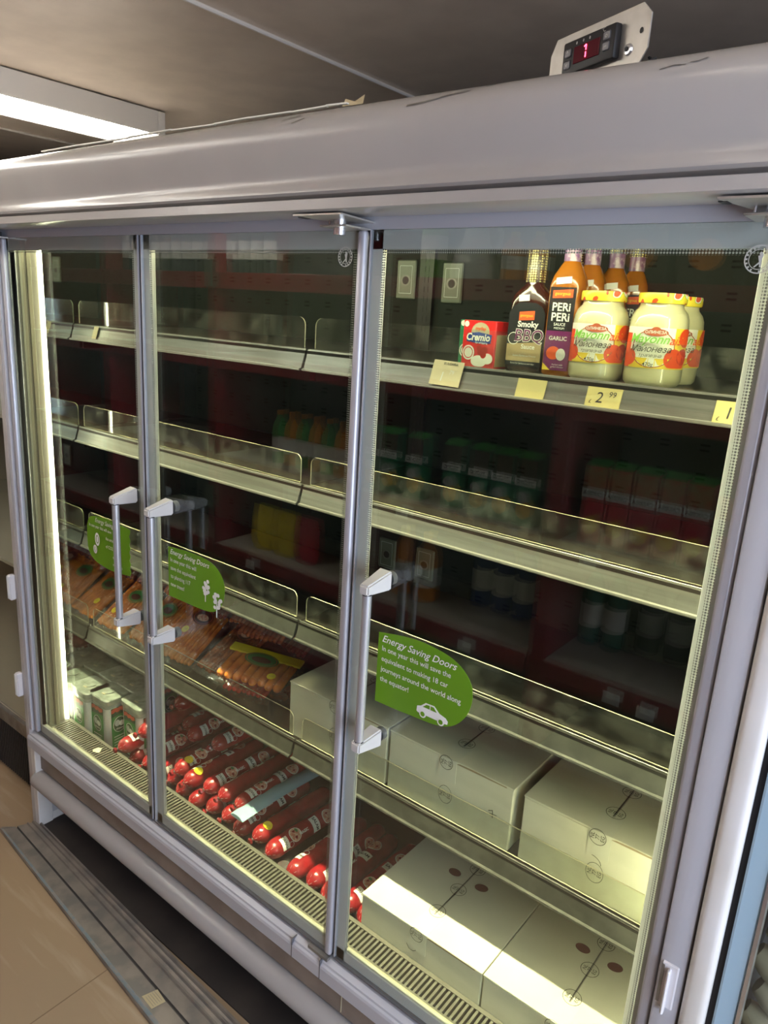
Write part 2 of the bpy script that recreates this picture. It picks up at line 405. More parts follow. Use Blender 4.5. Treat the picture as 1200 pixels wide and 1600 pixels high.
def thing(name, loc, label, cat, group=None, rz=0.):
    o = bpy.data.objects.new(name, None); COL.objects.link(o); o.location = loc; o.rotation_euler = (0, 0, rz); o.empty_display_size = .05
    return tag(o, label, cat, group)
def part(mb, name, root):
    """part built in world coordinates, root not rotated"""
    o = mb.obj(name, root)
    r = root
    off = Vector((0, 0, 0))
    while r is not None: off += Vector(r.location); r = r.parent
    o.data.transform(Matrix.Translation(-off)); return o
def structure(mb, name):
    o = mb.obj(name); o['kind'] = 'structure'; return o
def copy_thing(src, loc, label, group=None, rot=None, swap=None):
    """a copy of a thing with its parts and their sub-parts; swap: part name -> other mesh"""
    r = src.copy(); COL.objects.link(r); r.location = loc; r['label'] = label
    if group: r['group'] = group
    if rot is not None: r.rotation_euler = rot
    for ch in list(src.children):
        c = ch.copy(); COL.objects.link(c); c.parent = r
        if swap and ch.name.split('.')[0] in swap: c.data = swap[ch.name.split('.')[0]]
        for g in list(ch.children):
            d = g.copy(); COL.objects.link(d); d.parent = c
    return r
def xdir(a): return (math.cos(a), math.sin(a), 0)

# ------------------------------------------------------------------ the room
ZC = 2.01
mb = MB(); mb.box(-5, 3.4, -3.6, 1.3, -FL - .05, -FL, 'vinyl')
for x in (-3.65, -2.43, -1.21, .01, 1.23, 2.45): mb.box(x, x + .003, -3.6, 1.3, -FL, -FL + .0004, 'vinyl_seam')
for y in (-3.05, -1.83, -.61, .61): mb.box(-5, 3.4, y, y + .003, -FL, -FL + .0004, 'vinyl_seam')
structure(mb, 'floor')
mb = MB(); mb.box(-5, 3.4, -3.6, 1.3, ZC, ZC + .05, 'ceil')
structure(mb, 'ceiling')
for i, x in enumerate((-1.87, -.035, 1.80)):
    mb = MB(); mb.box(x - .006, x + .006, -3.6, 1.28, ZC - .009, ZC, 'ceil_trim', bev=.003); structure(mb, 'trim_%d' % (i + 1))
mb = MB(); mb.box(-5, 3.4, 1.3, 1.35, -FL, ZC, 'wall_dark'); structure(mb, 'wall_back')
mb = MB(); mb.box(-5.05, -5, -3.6, 1.3, -FL, ZC, 'wall'); structure(mb, 'wall_left')
mb = MB(); mb.box(-5, 3.4, -3.65, -3.6, -FL, ZC, 'wall'); structure(mb, 'wall_front')
mb = MB()
mb.box(3.4, 3.45, -3.6, -2.6, -FL, ZC, 'wall'); mb.box(3.4, 3.45, 0, 1.3, -FL, ZC, 'wall'); mb.box(3.4, 3.45, -2.6, 0, -FL, .1, 'wall'); mb.box(3.4, 3.45, -2.6, 0, 1.9, ZC, 'wall')
structure(mb, 'wall_right')
mb = MB()
for a, b_, c, d in ((-2.6, -2.55, .1, 1.9), (-.05, 0, .1, 1.9), (-2.6, 0, .1, .15), (-2.6, 0, 1.85, 1.9), (-1.33, -1.28, .1, 1.9)): mb.box(3.39, 3.46, a, b_, c, d, 'paint_white')
structure(mb, 'window_1')

# ------------------------------------------------------------------ ceiling light
def ceiling_light(x0, x1, y0, y1, label, n=2, drop=0.):
    global ZC
    t = thing('ceiling_light', ((x0 + x1) / 2, (y0 + y1) / 2, 1.925), label, 'ceiling light')
    mb = MB(); mb.box(x0 + .0125, x1 - .0125, y0 + .031, y1 - .031, 1.965, ZC - .0045, 'fixture')
    
    if n == 2: mb.box(x0, x0 + .012, y0 + .0305, y1 - .0305, 1.93, ZC - .004, 'fixture', bev=.002); mb.box(x1 - .012, x1, y0 + .0305, y1 - .0305, 1.93, ZC - .004, 'fixture', bev=.002)
    mb.box(x0 + .04, x1 - .04, y0 + .1, y1 - .1, ZC - .004, ZC, 'fixture')
    part(mb, 'housing', t)
    for y in (y0, y1 - .03):
        mb = MB(); mb.box(x0, x1, y, y + .03, 1.927, ZC - .004, 'fixture', bev=.003); part(mb, 'end_cap', t)
    if drop:
        for y in (y0 + .2, y1 - .2):
            mb = MB(); mb.cyl(((x0 + x1) / 2, y, ZC - .02), ((x0 + x1) / 2, y, ZC + drop - .0005), .004, 'alu_dark', 8); part(mb, 'hanger', t)
        t.location.z -= drop
    xm = (x0 + x1) / 2
    for x in ((xm - .07, xm + .07) if n == 2 else (xm,)):
        mb = MB(); mb.cyl((x, y0 + .03, 1.943), (x, y1 - .03, 1.943), .016, 'tube_light', 16); part(mb, 'lamp_tube', t)
ceiling_light(-1.26, -.965, -1.4, .765, 'long white twin tube light glowing on the ceiling beyond the fridge canopy')
ceiling_light(-.62, -.53, -2.2, -.42, 'added unseen second tube light above the aisle, brightening the ceiling', 1, .14)  # out of view, added to throw more light on the ceiling
ceiling_light(1.0, 1.09, -1.9, -.55, 'added unseen third tube light above the aisle, brightening the mirrored shelving', 1, .10)  # out of view, added to light the shelving mirrored in the glass

# ------------------------------------------------------------------ the display fridge
fr = thing('display_fridge', (.32, .35, -FL), 'long grey wall fridge with three glass doors and a round bumper bar', 'fridge')
X0, X1 = -.66, 1.31
# canopy over the doors
prof = []
def arc(cy, cz, r, a0, a1, n=8, rz=None): return [(cy + r * math.cos(math.radians(a0 + (a1 - a0) * i / n)), cz + (rz or r) * math.sin(math.radians(a0 + (a1 - a0) * i / n))) for i in range(n + 1)]
FACE = [(.10, 1.695), (.0, 1.687), (-.050, 1.6745), (-.075, 1.667), (-.092, 1.660), (-.103, 1.652), (-.109, 1.643), (-.1115, 1.633), (-.1105, 1.618), (-.1065, 1.600), (-.1015, 1.583), (-.0985, 1.573), (-.0975, 1.565), (-.0995, 1.557), (-.1030, 1.550), (-.1035, 1.545), (-.1000, 1.541), (-.092, 1.540)]
prof = FACE + [(-.085, 1.538), (-.085, 1.533), (-.115, 1.532), (-.116, 1.517), (-.109, 1.515), (0.0, 1.520), (0.0, 1.60), (.10, 1.60)]
mb = MB(); mb.extr(prof[::-1], -.70, 1.343, 'paint'); part(mb, 'canopy', fr)
# dark scuffs on the canopy
def scuff(pts, w_):
    mb = MB()
    for (x, z), (x2, z2) in zip(pts, pts[1:]):
        def yy(z_):
            for (ya, za), (yb, zb) in zip(FACE, FACE[1:]):
                if zb <= z_ <= za: return yb + (ya - yb) * (z_ - zb) / (za - zb)
            return -.1
        mb.add([(x, yy(z) - .001, z), (x2, yy(z2) - .001, z2), (x2, yy(z2 + w_) - .001, z2 + w_), (x, yy(z + w_) - .001, z + w_)], [(0, 1, 2, 3)], 'steel_dirty')
    part(mb, 'scratch', fr)
scuff([(.80, 1.645), (.83, 1.647), (.86, 1.652), (.89, 1.655), (.915, 1.662), (.93, 1.664)], .003)
scuff([(1.15, 1.645), (1.165, 1.648), (1.178, 1.647)], .0012)
scuff([(1.182, 1.649), (1.19, 1.649), (1.20, 1.652)], .0012)
scuff([(.55, 1.650), (.565, 1.655), (.58, 1.656)], .003)
scuff([(.575, 1.644), (.60, 1.650)], .002)
mb = MB()                                  # torn tape lying along the top of the canopy
ps = [(-.30, -.050), (-.12, -.054), (.05, -.052), (.2, -.056), (.32, -.051), (.42, -.055), (.52, -.052), (.60, -.054), (.64, -.050)]
for (a, y_), (b_, y2) in zip(ps, ps[1:]):
    mb.box(0, 1, 0, .006, 0, .0022, 'label_white', T=frame((a, y_ - .004, 1.6775 + .002 * random.random()), (b_ - a, y2 - y_, .0), (0, 1, 0)) @ Matrix.Diagonal((math.hypot(b_ - a, y2 - y_), 1, 1, 1)))
mb.add([(.62, -.042, 1.679), (.66, -.038, 1.680), (.665, -.04, 1.692), (.64, -.035, 1.686), (.625, -.040, 1.690)], [(0, 1, 2, 3, 4)], 'paper_cream')
part(mb, 'torn_tape', fr)
# cabinet shell: back, top, base, ends
mb = MB()
mb.box(X0 + .01, X1, .665, .76, -.20, 1.69, 'paint_low'); mb.box(X0 + .01, X1, .10, .76, 1.60, 1.69, 'paint_low'); mb.box(X0 + .01, X1, .02, .76, -.20, -.10, 'paint_low')
mb.box(X0 + .01, X1, .002, .02, 1.5003, 1.60, 'paint_lavender')
part(mb, 'body', fr)
mb = MB(); mb.box(X0 + .012, X1 - .01, .645, .665, -.10, 1.60, 'slotted'); part(mb, 'back_panel', fr)
mb = MB(); mb.box(X0 + .012, X1 - .01, .02, .645, 1.56, 1.60, 'interior'); part(mb, 'inner_ceiling', fr)
mb = MB(); mb.box(X0 + .012, X1 - .01, .118, .645, -.10, -.075, 'deck'); part(mb, 'base_deck', fr)
# left end: outer panel, fluted cream inside edge, polished inside wall
mb = MB(); mb.box(-.69, -.665, -.012, .76, -FL, 1.60, 'paint_low', bev=.003); mb.box(-.665, -.648, -.012, .0, .0, 1.515, 'paint_lavender', bev=.002)
mb.box(-.668, -.642, -.012, .035, -FL, -.02, 'paint_white', bev=.002); mb.box(-.668, -.648, .035, .70, -FL, -.33, 'paint_white', bev=.002)
mb.box(-.665, -.648, .02, .76, -.33, 1.56, 'paint_low')
part(mb, 'end_panel', fr)
mb = MB()
for i, (y0, y1, xx, mm) in enumerate(((.008, .022, -.640, 'flute'), (.022, .044, -.646, 'flute_dull'), (.044, .058, -.640, 'flute'), (.058, .066, -.646, 'flute_dull'), (.066, .078, -.641, 'flute'), (.078, .098, -.647, 'flute_dull'))):
    mb.box(-.6485, xx, y0, y1, -.01, 1.50, mm, bev=.001)
part(mb, 'fluted_trim', fr)
mb = MB(); mb.box(-.6485, -.6465, .1135, .644, -.075, 1.56, 'mirror'); part(mb, 'mirrored_end_wall', fr)
mb = MB(); mb.box(-.646, -.638, .103, .110, -.005, 1.52, 'post_light', bev=.003); part(mb, 'led_strip', fr)
# right end
mb = MB(); mb.box(1.305, 1.342, -.014, .76, -FL, 1.60, 'paint_lavender', bev=.004, seg=2); part(mb, 'end_panel', fr)
mb = MB(); mb.box(1.290, 1.305, .004, .645, -.02, 1.56, 'cream_dull'); part(mb, 'inner_end_wall', fr)
mb = MB(); mb.box(1.276, 1.289, .095, .108, -.005, 1.52, 'post_light', bev=.003); part(mb, 'led_strip', fr)
mb = MB(); mb.box(1.258, 1.276, .028, .040, .01, 1.50, 'lit_edge', bev=.004, seg=2); part(mb, 'glow_strip', fr)  # made-up glowing strip, stands in for the cream-lit edge of the right door
mb = MB(); mb.box(-.0083, .0017, .003, .02, .0, 1.5, 'black'); part(mb, 'rubber_seal', fr)
mb = MB(); mb.cyl((-.62, .075, 1.53), (1.27, .075, 1.53), .013, 'case_light', 14); part(mb, 'canopy_lamp', fr)
# sill
prof = [(.0, -.012), (-.011, -.018), (-.012, -.023), (-.016, -.026), (-.018, -.032), (-.018, -.062), (-.012, -.066), (.012, -.066), (.02, -.012)]
mb = MB(); mb.extr(prof[::-1], -.672, X1 - .004, 'paint_lavender', smooth=False)
for x in (.545, .632): mb.box(x, x + .002, -.0185, .0, -.064, -.0125, 'alu_dark')
part(mb, 'door_sill', fr)
mb = MB(); mb.box(-.648, X1 - .006, .006, .02, -.145, -.066, 'bronze'); mb.box(.68, .682, .0045, .006, -.14, -.068, 'strip_cream'); part(mb, 'lower_fascia', fr)
mb = MB(); mb.box(-.648, X1 - .006, .012, .03, -.215, -.145, 'alu_dark'); part(mb, 'lower_rail', fr)
mb = MB(); mb.lathe([(.0, -.002), (.024, 0), (.030, .006), (.0305, 1.955), (.028, 1.962)], 'paint', frame((-.655, 0, -.182), (0, 1, 0), (0, 0, 1)), 28)
mb.box(-.64, 1.30, -.006, .010, -.2165, -.206, 'paint_low', bev=.002)
part(mb, 'bumper_bar', fr)
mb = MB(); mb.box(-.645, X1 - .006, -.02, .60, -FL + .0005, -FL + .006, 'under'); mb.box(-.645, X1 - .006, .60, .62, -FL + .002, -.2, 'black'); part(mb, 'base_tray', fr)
for x in (-.60, .33, 1.2):
    mb = MB(); mb.cyl((x, .45, -FL + .006), (x, .45, -.2), .02, 'black'); part(mb, 'foot', fr)
# cream strip and air grille inside the doors
for a, b_ in ((-.625, .592), (.66, 1.275)):
    mb = MB(); mb.box(a, b_, .026, .047, -.016, -.004, 'strip_cream', bev=.001); part(mb, 'cream_strip', fr)
mb = MB(); mb.box(-.645, 1.29, .018, .120, -.06, -.03, 'black')
mb.box(-.645, 1.29, .048, .054, -.03, -.008, 'grille'); mb.box(-.645, 1.29, .108, .118, -.075, -.008, 'grille')
x = -.64
while x < 1.285:
    mb.box(x, x + .0055, .053, .109, -.022, -.0095, 'grille'); x += .0115
part(mb, 'air_grille', fr)
mb = MB(); mb.add([(-.43, .07, -.0085), (-.415, .062, -.006), (-.40, .075, -.0085), (-.41, .092, -.004), (-.425, .088, -.0075)], [(0, 1, 2, 3, 4)], 'cream'); part(mb, 'scrap', fr)
# slotted uprights
for x in (.322,):
    mb = MB(); mb.box(x - .022, x + .022, .634, .645, -.07, 1.55, 'dark_steel')
    z = 0
    while z < 1.5:
        for dx in (-.008, .004): mb.box(x + dx, x + dx + .004, .6332, .6342, z, z + .014, 'black')
        z += .025
    part(mb, 'slotted_upright', fr)
for x, z, h in ((.253, 1.455, .10), (.40, 1.450, .10), (.247, .685, .09), (.382, .688, .09)):
    mb = MB(); mb.box(x - .031, x + .031, .637, .6445, z - h / 2, z + h / 2, 'plastic_tag', bev=.003)
    T = FRONT(x, .6368, z); mb.ring(0, -.022 + .02, .016, .004, 'steel_dirty', T, ry=.014); mb.disc(0, -.002, .010, .010, 'ink', T); mb.line([(-.02, -.035), (.02, -.035), (.02, .035), (-.02, .035), (-.02, -.035)], .0012, 'mark_grey', T)
    part(mb, 'plastic_plate', fr)
# shelves
def shelf(x0, x1, zt, dirt=False):
    s_ = MB(); s_.box(x0, x1, .196, .63, zt - .028, zt - .003, 'deck')
    for xx in (x0 + .006, x1 - .010): s_.box(xx, xx + .004, .22, .64, zt - .07, zt - .02, 'interior')
    s = part(s_, 'shelf', fr)
    r = MB(); r.extr([(.199, zt), (.2005, zt + .001), (.202, zt), (.200, zt - .030), (.192, zt - .0425), (.181, zt - .0465), (.1795, zt - .0445), (.1805, zt - .0415), (.1865, zt - .0405)], x0 + .002, x1 - .002, 'steel' if zt > .9 else 'rail_shaded', smooth=False)  # the two lower rails take the steel with shade painted in
    o = part(r, 'price_rail', s)
    a = MB(); R_c = .018; xa, xb, za, zb = x0 + .014, x1 - .014, zt + .002, zt + .068
    pts = [(xa, za), (xb, za)] + [(xb - R_c + R_c * math.cos(t), zb - R_c + R_c * math.sin(t)) for t in [PI / 2 * i / 6 for i in range(7)]] + [(xa + R_c - R_c * math.sin(t), zb - R_c + R_c * math.cos(t)) for t in [PI / 2 * i / 6 for i in range(7)]]
    a.prism(pts, .003, 'acrylic', FRONT(0, .207, 0), m2='acrylic_lit_edge')
    part(a, 'riser', s)
    return s
XL, XM, XR = -.644, .324, 1.288
for zt in (1.280, .972, .632, .302):
    shelf(XL, XM - .002, zt); shelf(XM + .002, XR, zt)

# doors
def door(x0, x1, hinge):
    d = MB(); W_ = .030
    for a, b_, c, e in ((x0, x1, 1.5 - W_, 1.5), (x0, x1, .0, W_ * .95), (x0, x0 + W_ * .8, 0, 1.5), (x1 - W_ * .8, x1, 0, 1.5)):
        d.box(a, b_, .0052, .009, c, e, 'frame_grey')
    q = .006
    for a, b_, c, e in ((x0, x1, 1.5 - .02, 1.5), (x0, x1, .0, .02), (x0, x0 + .018, 0, 1.5), (x1 - .018, x1, 0, 1.5)):
        d.box(a + .001, b_ - .001, .009, .026, c + .001, e - .001, 'cream_dull', bev=.001)
    hx = x0 if hinge == 'l' else x1 - .017
    d.box(hx, hx + .017, -.007, .030, 0.001, 1.499, 'alu', bev=.005, seg=3)
    ox = x1 - .003 if hinge == 'l' else x0
    d.box(ox, ox + .003, -.001, .027, 0, 1.5, 'alu')
    d.box(x0 + .001, x1 - .001, -.002, .024, -.002, .003, 'alu_dark')
    o = part(d, 'door', fr)
    ga, gb = (x0 + .017, x1 - .003) if hinge == 'l' else (x0 + .003, x1 - .017)
    g = MB(); g.box(ga, gb, 0, .005, .003, 1.5, 'glass'); part(g, 'glass_pane', o)
    g = MB(); g.box(x0 + .019, x1 - .019, .019, .023, .019, 1.481, 'glass'); part(g, 'inner_pane', o)
    g = MB(); w2 = .0078; zt, zb = 1.5 - W_, W_ * .95; xa, xb = x0 + W_ * .8, x1 - W_ * .8
    for a, b_, c, e in ((xa, xb, zt - w2, zt), (xa, xa + w2, zb, zt), (xb - w2, xb, zb, zt)): g.box(a, b_, .0055, .0060, c, e, 'dot_print')
    part(g, 'dotted_border', o)
    return o
D = [door(-.641, -.0085, 'l'), door(.002, .650, 'r'), door(.657, 1.302, 'r')]
def handle(dr, xt, side, z0=.571, z1=.868):
    """xt: x of the tube axis; side: +1 when the fixings sit to the right"""
    m_ = MB(); y = -.052; xt = xt
    m_.cyl((xt, y, z0 + .02), (xt, y, z1 + .03), .0085, 'handle_tube', 18)
    xb = xt - .028 * side * 0
    for z in (z1 + .035, z0 + .012):
        up = z > .7
        zz0, zz1 = (z - .013, z + .013)
        # tapered bracket running from the tube back to the glass
        w0, w1 = .0105, .015
        vs = [(xt - w0, y - .012, zz0 + (.0 if up else .006)), (xt + w0, y - .012, zz0 + (.0 if up else .006)), (xt + w0, y - .012, zz1 - (.008 if up else 0)), (xt - w0, y - .012, zz1 - (.008 if up else 0)),
              (xt - w1, -.0005, zz0 - .003), (xt + w1, -.0005, zz0 - .003), (xt + w1, -.0005, zz1 + .008), (xt - w1, -.0005, zz1 + .008)]
        bm = bmesh.new(); bv = [bm.verts.new(v) for v in vs]
        for f in ((0, 1, 2, 3), (5, 4, 7, 6), (4, 0, 3, 7), (1, 5, 6, 2), (3, 2, 6, 7), (4, 5, 1, 0)): bm.faces.new([bv[i] for i in f])
        bmesh.ops.bevel(bm, geom=bm.edges[:], offset=.003, segments=2, affect='EDGES'); bm.verts.index_update()
        m_.add([v.co.copy() for v in bm.verts], [tuple(v.index for v in f.verts) for f in bm.faces], 'handle_cap', None, True); bm.free()
        zr = zz0 - .001 if up else zz1
        m_.cyl((xt, y, zr - .001), (xt, y, zr + .001), .0092, 'black', 18)
        m_.cyl((xt, -.0005, z), (xt, .0, z), .012, 'black', 16)
        # fixing boss between the panes and inside
        m_.cyl((xt, .006, z), (xt, .0185, z), .013, 'alu_dark', 16)
    part(m_, 'handle', dr)
handle(D[0], -.050, 1); handle(D[1], .092, 1); handle(D[2], .735, 1)
# green stickers
def smooth_outline(pts, it=2):
    for _ in range(it):
        out = []
        for i in range(len(pts)):
            a, b_ = pts[i], pts[(i + 1) % len(pts)]
            if pts_fixed(a, pts0) : out.append(a)
            out += [(a[0] * .75 + b_[0] * .25, a[1] * .75 + b_[1] * .25), (a[0] * .25 + b_[0] * .75, a[1] * .25 + b_[1] * .75)]
        pts = out
    return pts
def chaikin(pts, keep, it=2):
    pts = [(p_, i in keep) for i, p_ in enumerate(pts)]
    for _ in range(it):
        out = []; n = len(pts)
        for i in range(n):
            (a, ka), (b_, kb) = pts[i], pts[(i + 1) % n]
            if ka: out.append((a, True))
            else: out.append(((a[0] * .75 + b_[0] * .25, a[1] * .75 + b_[1] * .25), False))
            if not kb: out.append(((a[0] * .25 + b_[0] * .75, a[1] * .25 + b_[1] * .75), False))
        pts = out
    return [p_ for p_, _ in pts]
def ccw(p_):
    a = sum(p_[i][0] * p_[(i + 1) % len(p_)][1] - p_[(i + 1) % len(p_)][0] * p_[i][1] for i in range(len(p_)))
    return p_ if a > 0 else p_[::-1]
YS = -.0006
def tx(m_, s, x, z, size, T, shear=0, bold=0., m='white', al='l', sx=1.):
    vs, _ = text_geo(s, shear, bold); x0 = min(v.x for v in vs); x1 = max(v.x for v in vs); w_ = (x1 - x0) * size * sx
    m_.text(s, size, m, T @ Matrix.Translation((x + (w_ / 2 if al == 'l' else 0), z, 0)), shear, bold, sx=sx)
# right door sticker
st = MB(); T = FRONT(0, YS, 0)
st.prism(ccw(chaikin([(.727, .798), (.804, .812), (.867, .808), (.905, .797), (.932, .772), (.938, .740), (.929, .705), (.905, .676), (.873, .663), (.823, .660), (.764, .657), (.727, .657)], {0, 11})), .0006, 'sticker_green', T)
tx(st, 'Energy Saving Doors', .737, .7885, .0195, T, .35, .008)
for i, s in enumerate(('In one year this will save the', 'equivalent to making 18 car', 'journeys around the world along', 'the equator!')):
    tx(st, s, .737, .769 - .0205 * i, .0145, T, 0, .004, sx=.92)
def car(m_, x, z, s, T, mm='white'):
    f = lambda p_: [(x + a * s, z + b_ * s) for a, b_ in p_]
    m_.prism(ccw(f([(-1, -.18), (-.98, .12), (-.75, .2), (-.45, .47), (.1, .5), (.45, .2), (.85, .1), (1.0, -.05), (.98, -.22), (.8, -.24), (-.9, -.24)])), .0004, mm, T @ Matrix.Translation((0, 0, .0004)))
    m_.add([(a, b_, .0008) for a, b_ in f([(-.6, .2), (-.38, .4), (-.17, .42), (-.17, .2)])], [(0, 3, 2, 1)], 'sticker_green', T)
    m_.add([(a, b_, .0008) for a, b_ in f([(-.11, .2), (-.11, .42), (.08, .42), (.3, .2)])], [(0, 3, 2, 1)], 'sticker_green', T)
    for dx in (-.58, .58):
        m_.disc(x + dx * s, z - .22 * s, .22 * s, .22 * s, mm, T, lift=.0010); m_.disc(x + dx * s, z - .22 * s, .14 * s, .14 * s, 'sticker_green', T, lift=.0013)
car(st, .858, .6815, .034, T)
part(st, 'green_sticker', D[2])
# middle door sticker
st = MB()
st.prism(ccw(chaikin([(.083, .805), (.173, .812), (.235, .808), (.268, .795), (.288, .768), (.288, .735), (.272, .702), (.241, .684), (.171, .681), (.083, .681)], {0, 9})), .0006, 'sticker_green', T)
tx(st, 'Energy Saving Doors', .092, .795, .018, T, .35, .006, sx=.95)
for i, s in enumerate(('In one year this will', 'save the equivalent', 'to planting 117', 'new trees!')): tx(st, s, .092, .775 - .0205 * i, .0145, T, 0, .004, sx=.85)
for cx, cz, s in ((.222, .745, .026), (.262, .718, .026)):
    rr = random.Random(3 + int(cx * 1000))
    for i in range(16):
        a = rr.random() * 2 * PI; q = rr.random() ** .5; st.disc(cx + q * math.cos(a) * s * .6, cz + q * math.sin(a) * s * .8, .0052, .0048, 'white', T, lift=.0006 + i * 1e-5, n=8)
    st.line([(cx, cz), (cx, cz - s * 1.5)], .003, 'white', T, lift=.0009)
part(st, 'green_sticker', D[1])
# left door sticker (wavy right side)
st = MB()
st.prism(ccw(chaikin([(-.268, .800), (-.229, .812), (-.15, .814), (-.074, .809)] + [(-.074 - .006 * (i % 2), .80 - .0105 * i) for i in range(12)] + [(-.148, .676), (-.20, .677), (-.245, .685), (-.272, .705), (-.276, .75)], {3} | set(range(4, 16)))), .0006, 'sticker_green', T)
tx(st, 'Energy Saving', -.232, .800, .017, T, .35, .006, sx=.9)
tx(st, 'In one year this will save', -.262, .782, .0125, T, 0, .003, sx=.85)
for s, z in (('the emission', .760), ('of CO2 from', .738), ('one or', .716), ('more cars', .696)): tx(st, s, -.185 + (0 if z > .72 else .03), z, .0125, T, 0, .003, sx=.85)
for x, z, rx, ry in ((-.225, .748, .011, .018), (-.237, .718, .009, .012)):
    st.ring(x, z, rx, .004, 'white', T, ry=ry); st.disc(x, z, rx * .4, ry * .5, 'white', T)
part(st, 'green_sticker', D[0])
# round maker's marks near the top right of the two wider doors
for dr, x, z in ((D[1], .604, 1.457), (D[2], 1.262, 1.457)):
    st = MB(); T2 = FRONT(x, YS, z)
    st.ring(0, 0, .0165, .0014, 'mark_grey', T2); st.ring(0, 0, .0118, .0008, 'mark_grey', T2)
    for i in range(18):
        if i % 9 == 4: continue
        a = 2 * PI * i / 18; st.line([(.0128 * math.cos(a), .0128 * math.sin(a)), (.0152 * math.cos(a), .0152 * math.sin(a))], .002, 'mark_grey', T2)
    st.disc(.0015, .0065, .0018, .002, 'mark_grey', T2)
    st.flat([(-.0015, .004), (.0005, -.003), (-.005, -.0085), (-.004, -.0095), (.001, -.005), (.0015, -.009), (.0035, -.009), (.003, -.003), (.0035, .001), (.0045, .005), (.003, .0085), (.0025, .005)][::-1], 'mark_grey', T2)
    part(st, 'round_mark', dr)
# hinge brackets on top
for xc in (.632, 1.285):
    mb = MB(); T3 = frame((xc, 0, 1.5125), (1, 0, 0), (0, 1, 0))
    mb.prism([(-.052, -.105), (.052, -.105), (.030, .004), (-.030, .004)], .0025, 'plate_metal', T3)
    mb.cyl((xc - .004, -.045, 1.487), (xc - .004, -.045, 1.510), .0105, 'alu_bright', 20)
    mb.box(xc - .034, xc + .026, -.062, .0, 1.4985, 1.5015, 'plate_metal', bev=.001)
    mb.cyl((xc - .026, -.045, 1.503), (xc - .026, -.045, 1.512), .002, 'alu_bright', 8)
    mb.box(xc - .055, xc - .045, -.09, -.07, 1.5095, 1.5105, 'black')
    part(mb, 'hinge_bracket', fr)
mb = MB(); mb.box(-.655, -.60, -.05, .0, 1.4985, 1.5015, 'plate_metal'); mb.box(-.652, -.628, -.045, -.005, 1.502, 1.514, 'plate_metal', bev=.002); mb.box(-.628, -.610, -.030, -.012, 1.503, 1.514, 'black')
part(mb, 'hinge_bracket', fr)
# bottom hinge of the middle door
mb = MB(); mb.box(.59, .648, -.012, -.001, -.0115, -.004, 'steel_dirty'); part(mb, 'bottom_hinge', fr)
# clear clips on the end panels
for z0, z1 in ((.444, .526), (.113, .195)):
    mb = MB(); mb.box(-.70, -.683, -.030, -.012, z0, z1, 'plastic_clip', bev=.003)
    for i in range(3): mb.box(-.699 + .005 * i, -.6975 + .005 * i, -.0315, -.0295, z0 + .004, z1 - .004, 'white')
    part(mb, 'plastic_clip', fr)
mb = MB(); mb.box(1.309, 1.334, -.0165, -.012, .385, .465, 'plastic_clip', bev=.002); mb.box(1.3195, 1.3245, -.026, -.015, .378, .458, 'plastic_clip', bev=.002); mb.box(1.3095, 1.314, -.018, -.0155, .392, .46, 'steel_dirty'); part(mb, 'plastic_clip', fr)

# ------------------------------------------------------------------ thermostat on the canopy
a = math.radians(-25); ex = Vector((math.cos(a), math.sin(a), 0))
tt = thing('thermostat', (.985, .075, 1.695), 'angled metal plate with black digital thermostat standing on the fridge canopy', 'thermostat', rz=a)
L_, H_ = .200, .078
def P2(s_, z_): return (s_ + L_ / 2, z_)
mb = MB(); pl = [(-.100, .0), (.082, .0), (.100, .022), (.100, .062), (.084, .0775), (-.088, .0775), (-.100, .058)]
mb.prism(pl, .002, 'plate_metal', FRONT(0, 0, 0)); mb.box(-.06, .084, .0, .035, 0, .002, 'plate_metal')
for x, z in ((-.093, .012), (.086, .045)): mb.disc(x, z, .0032, .0036, 'black', FRONT(0, -.0001, 0))
o = mb.obj('mounting_plate', tt)
mb = MB(); mb.box(-.057, .050, -.012, .0, .020, .063, 'black', bev=.003, seg=2)
T4 = FRONT(0, -.0121, 0)
o = mb.obj('controller', tt)
m2 = MB(); m2.box(-.031, .022, -.0135, -.012, .030, .052, 'display_red', bev=.0006)
T5 = FRONT(0, -.0137, 0); m2.line([(-.004, .033), (-.004, .040)], .0022, 'red_led', T5); m2.line([(-.004, .042), (-.004, .049)], .0022, 'red_led', T5); m2.line([(-.008, .047), (-.004, .049)], .002, 'red_led', T5)
m2.obj('display', o)
for x, z, g in ((-.044, .047, '^'), (-.044, .032, 'v'), (.035, .050, 'o'), (.035, .037, 's')):
    m2 = MB(); m2.box(x - .0065, x + .0065, -.0135, -.012, z - .0055, z + .0055, 'alu_dark', bev=.0015)
    m2.text({'^': '^', 'v': 'v', 'o': 'o', 's': 'set'}[g], .009 if g != 's' else .005, 'mark_grey', FRONT(x, -.0136, z))
    m2.obj('button', o)
m2 = MB(); m2.text('°C', .008, 'mark_grey', FRONT(.027, -.0122, .0585)); m2.obj('unit_mark', o)
m2 = MB()
for x in (-.027, -.013, 0): m2.disc(x, .0565, .0016, .002, 'mark_grey', FRONT(0, -.0121, 0))
m2.obj('indicator_lamp', o)
mb = MB(); mb.lathe([(.0075, 0), (.006, .003), (.002, .0035)], 'alu_bright', frame((.066, -.000, .0275), (1, 0, 0), (0, 0, 1)), 20); mb.disc(.066, .0275, .003, .003, 'black', FRONT(0, -.0038, 0)); mb.obj('screw', tt)
mb = MB(); mb.tube([(.085, .01, .004), (.094, .012, .010), (.098, .02, .014)], .0018, 'black', 6); mb.tube([(.086, .012, .004), (.090, .02, .014), (.084, .02, .018)], .0018, 'black', 6); mb.obj('cable_stub', tt)

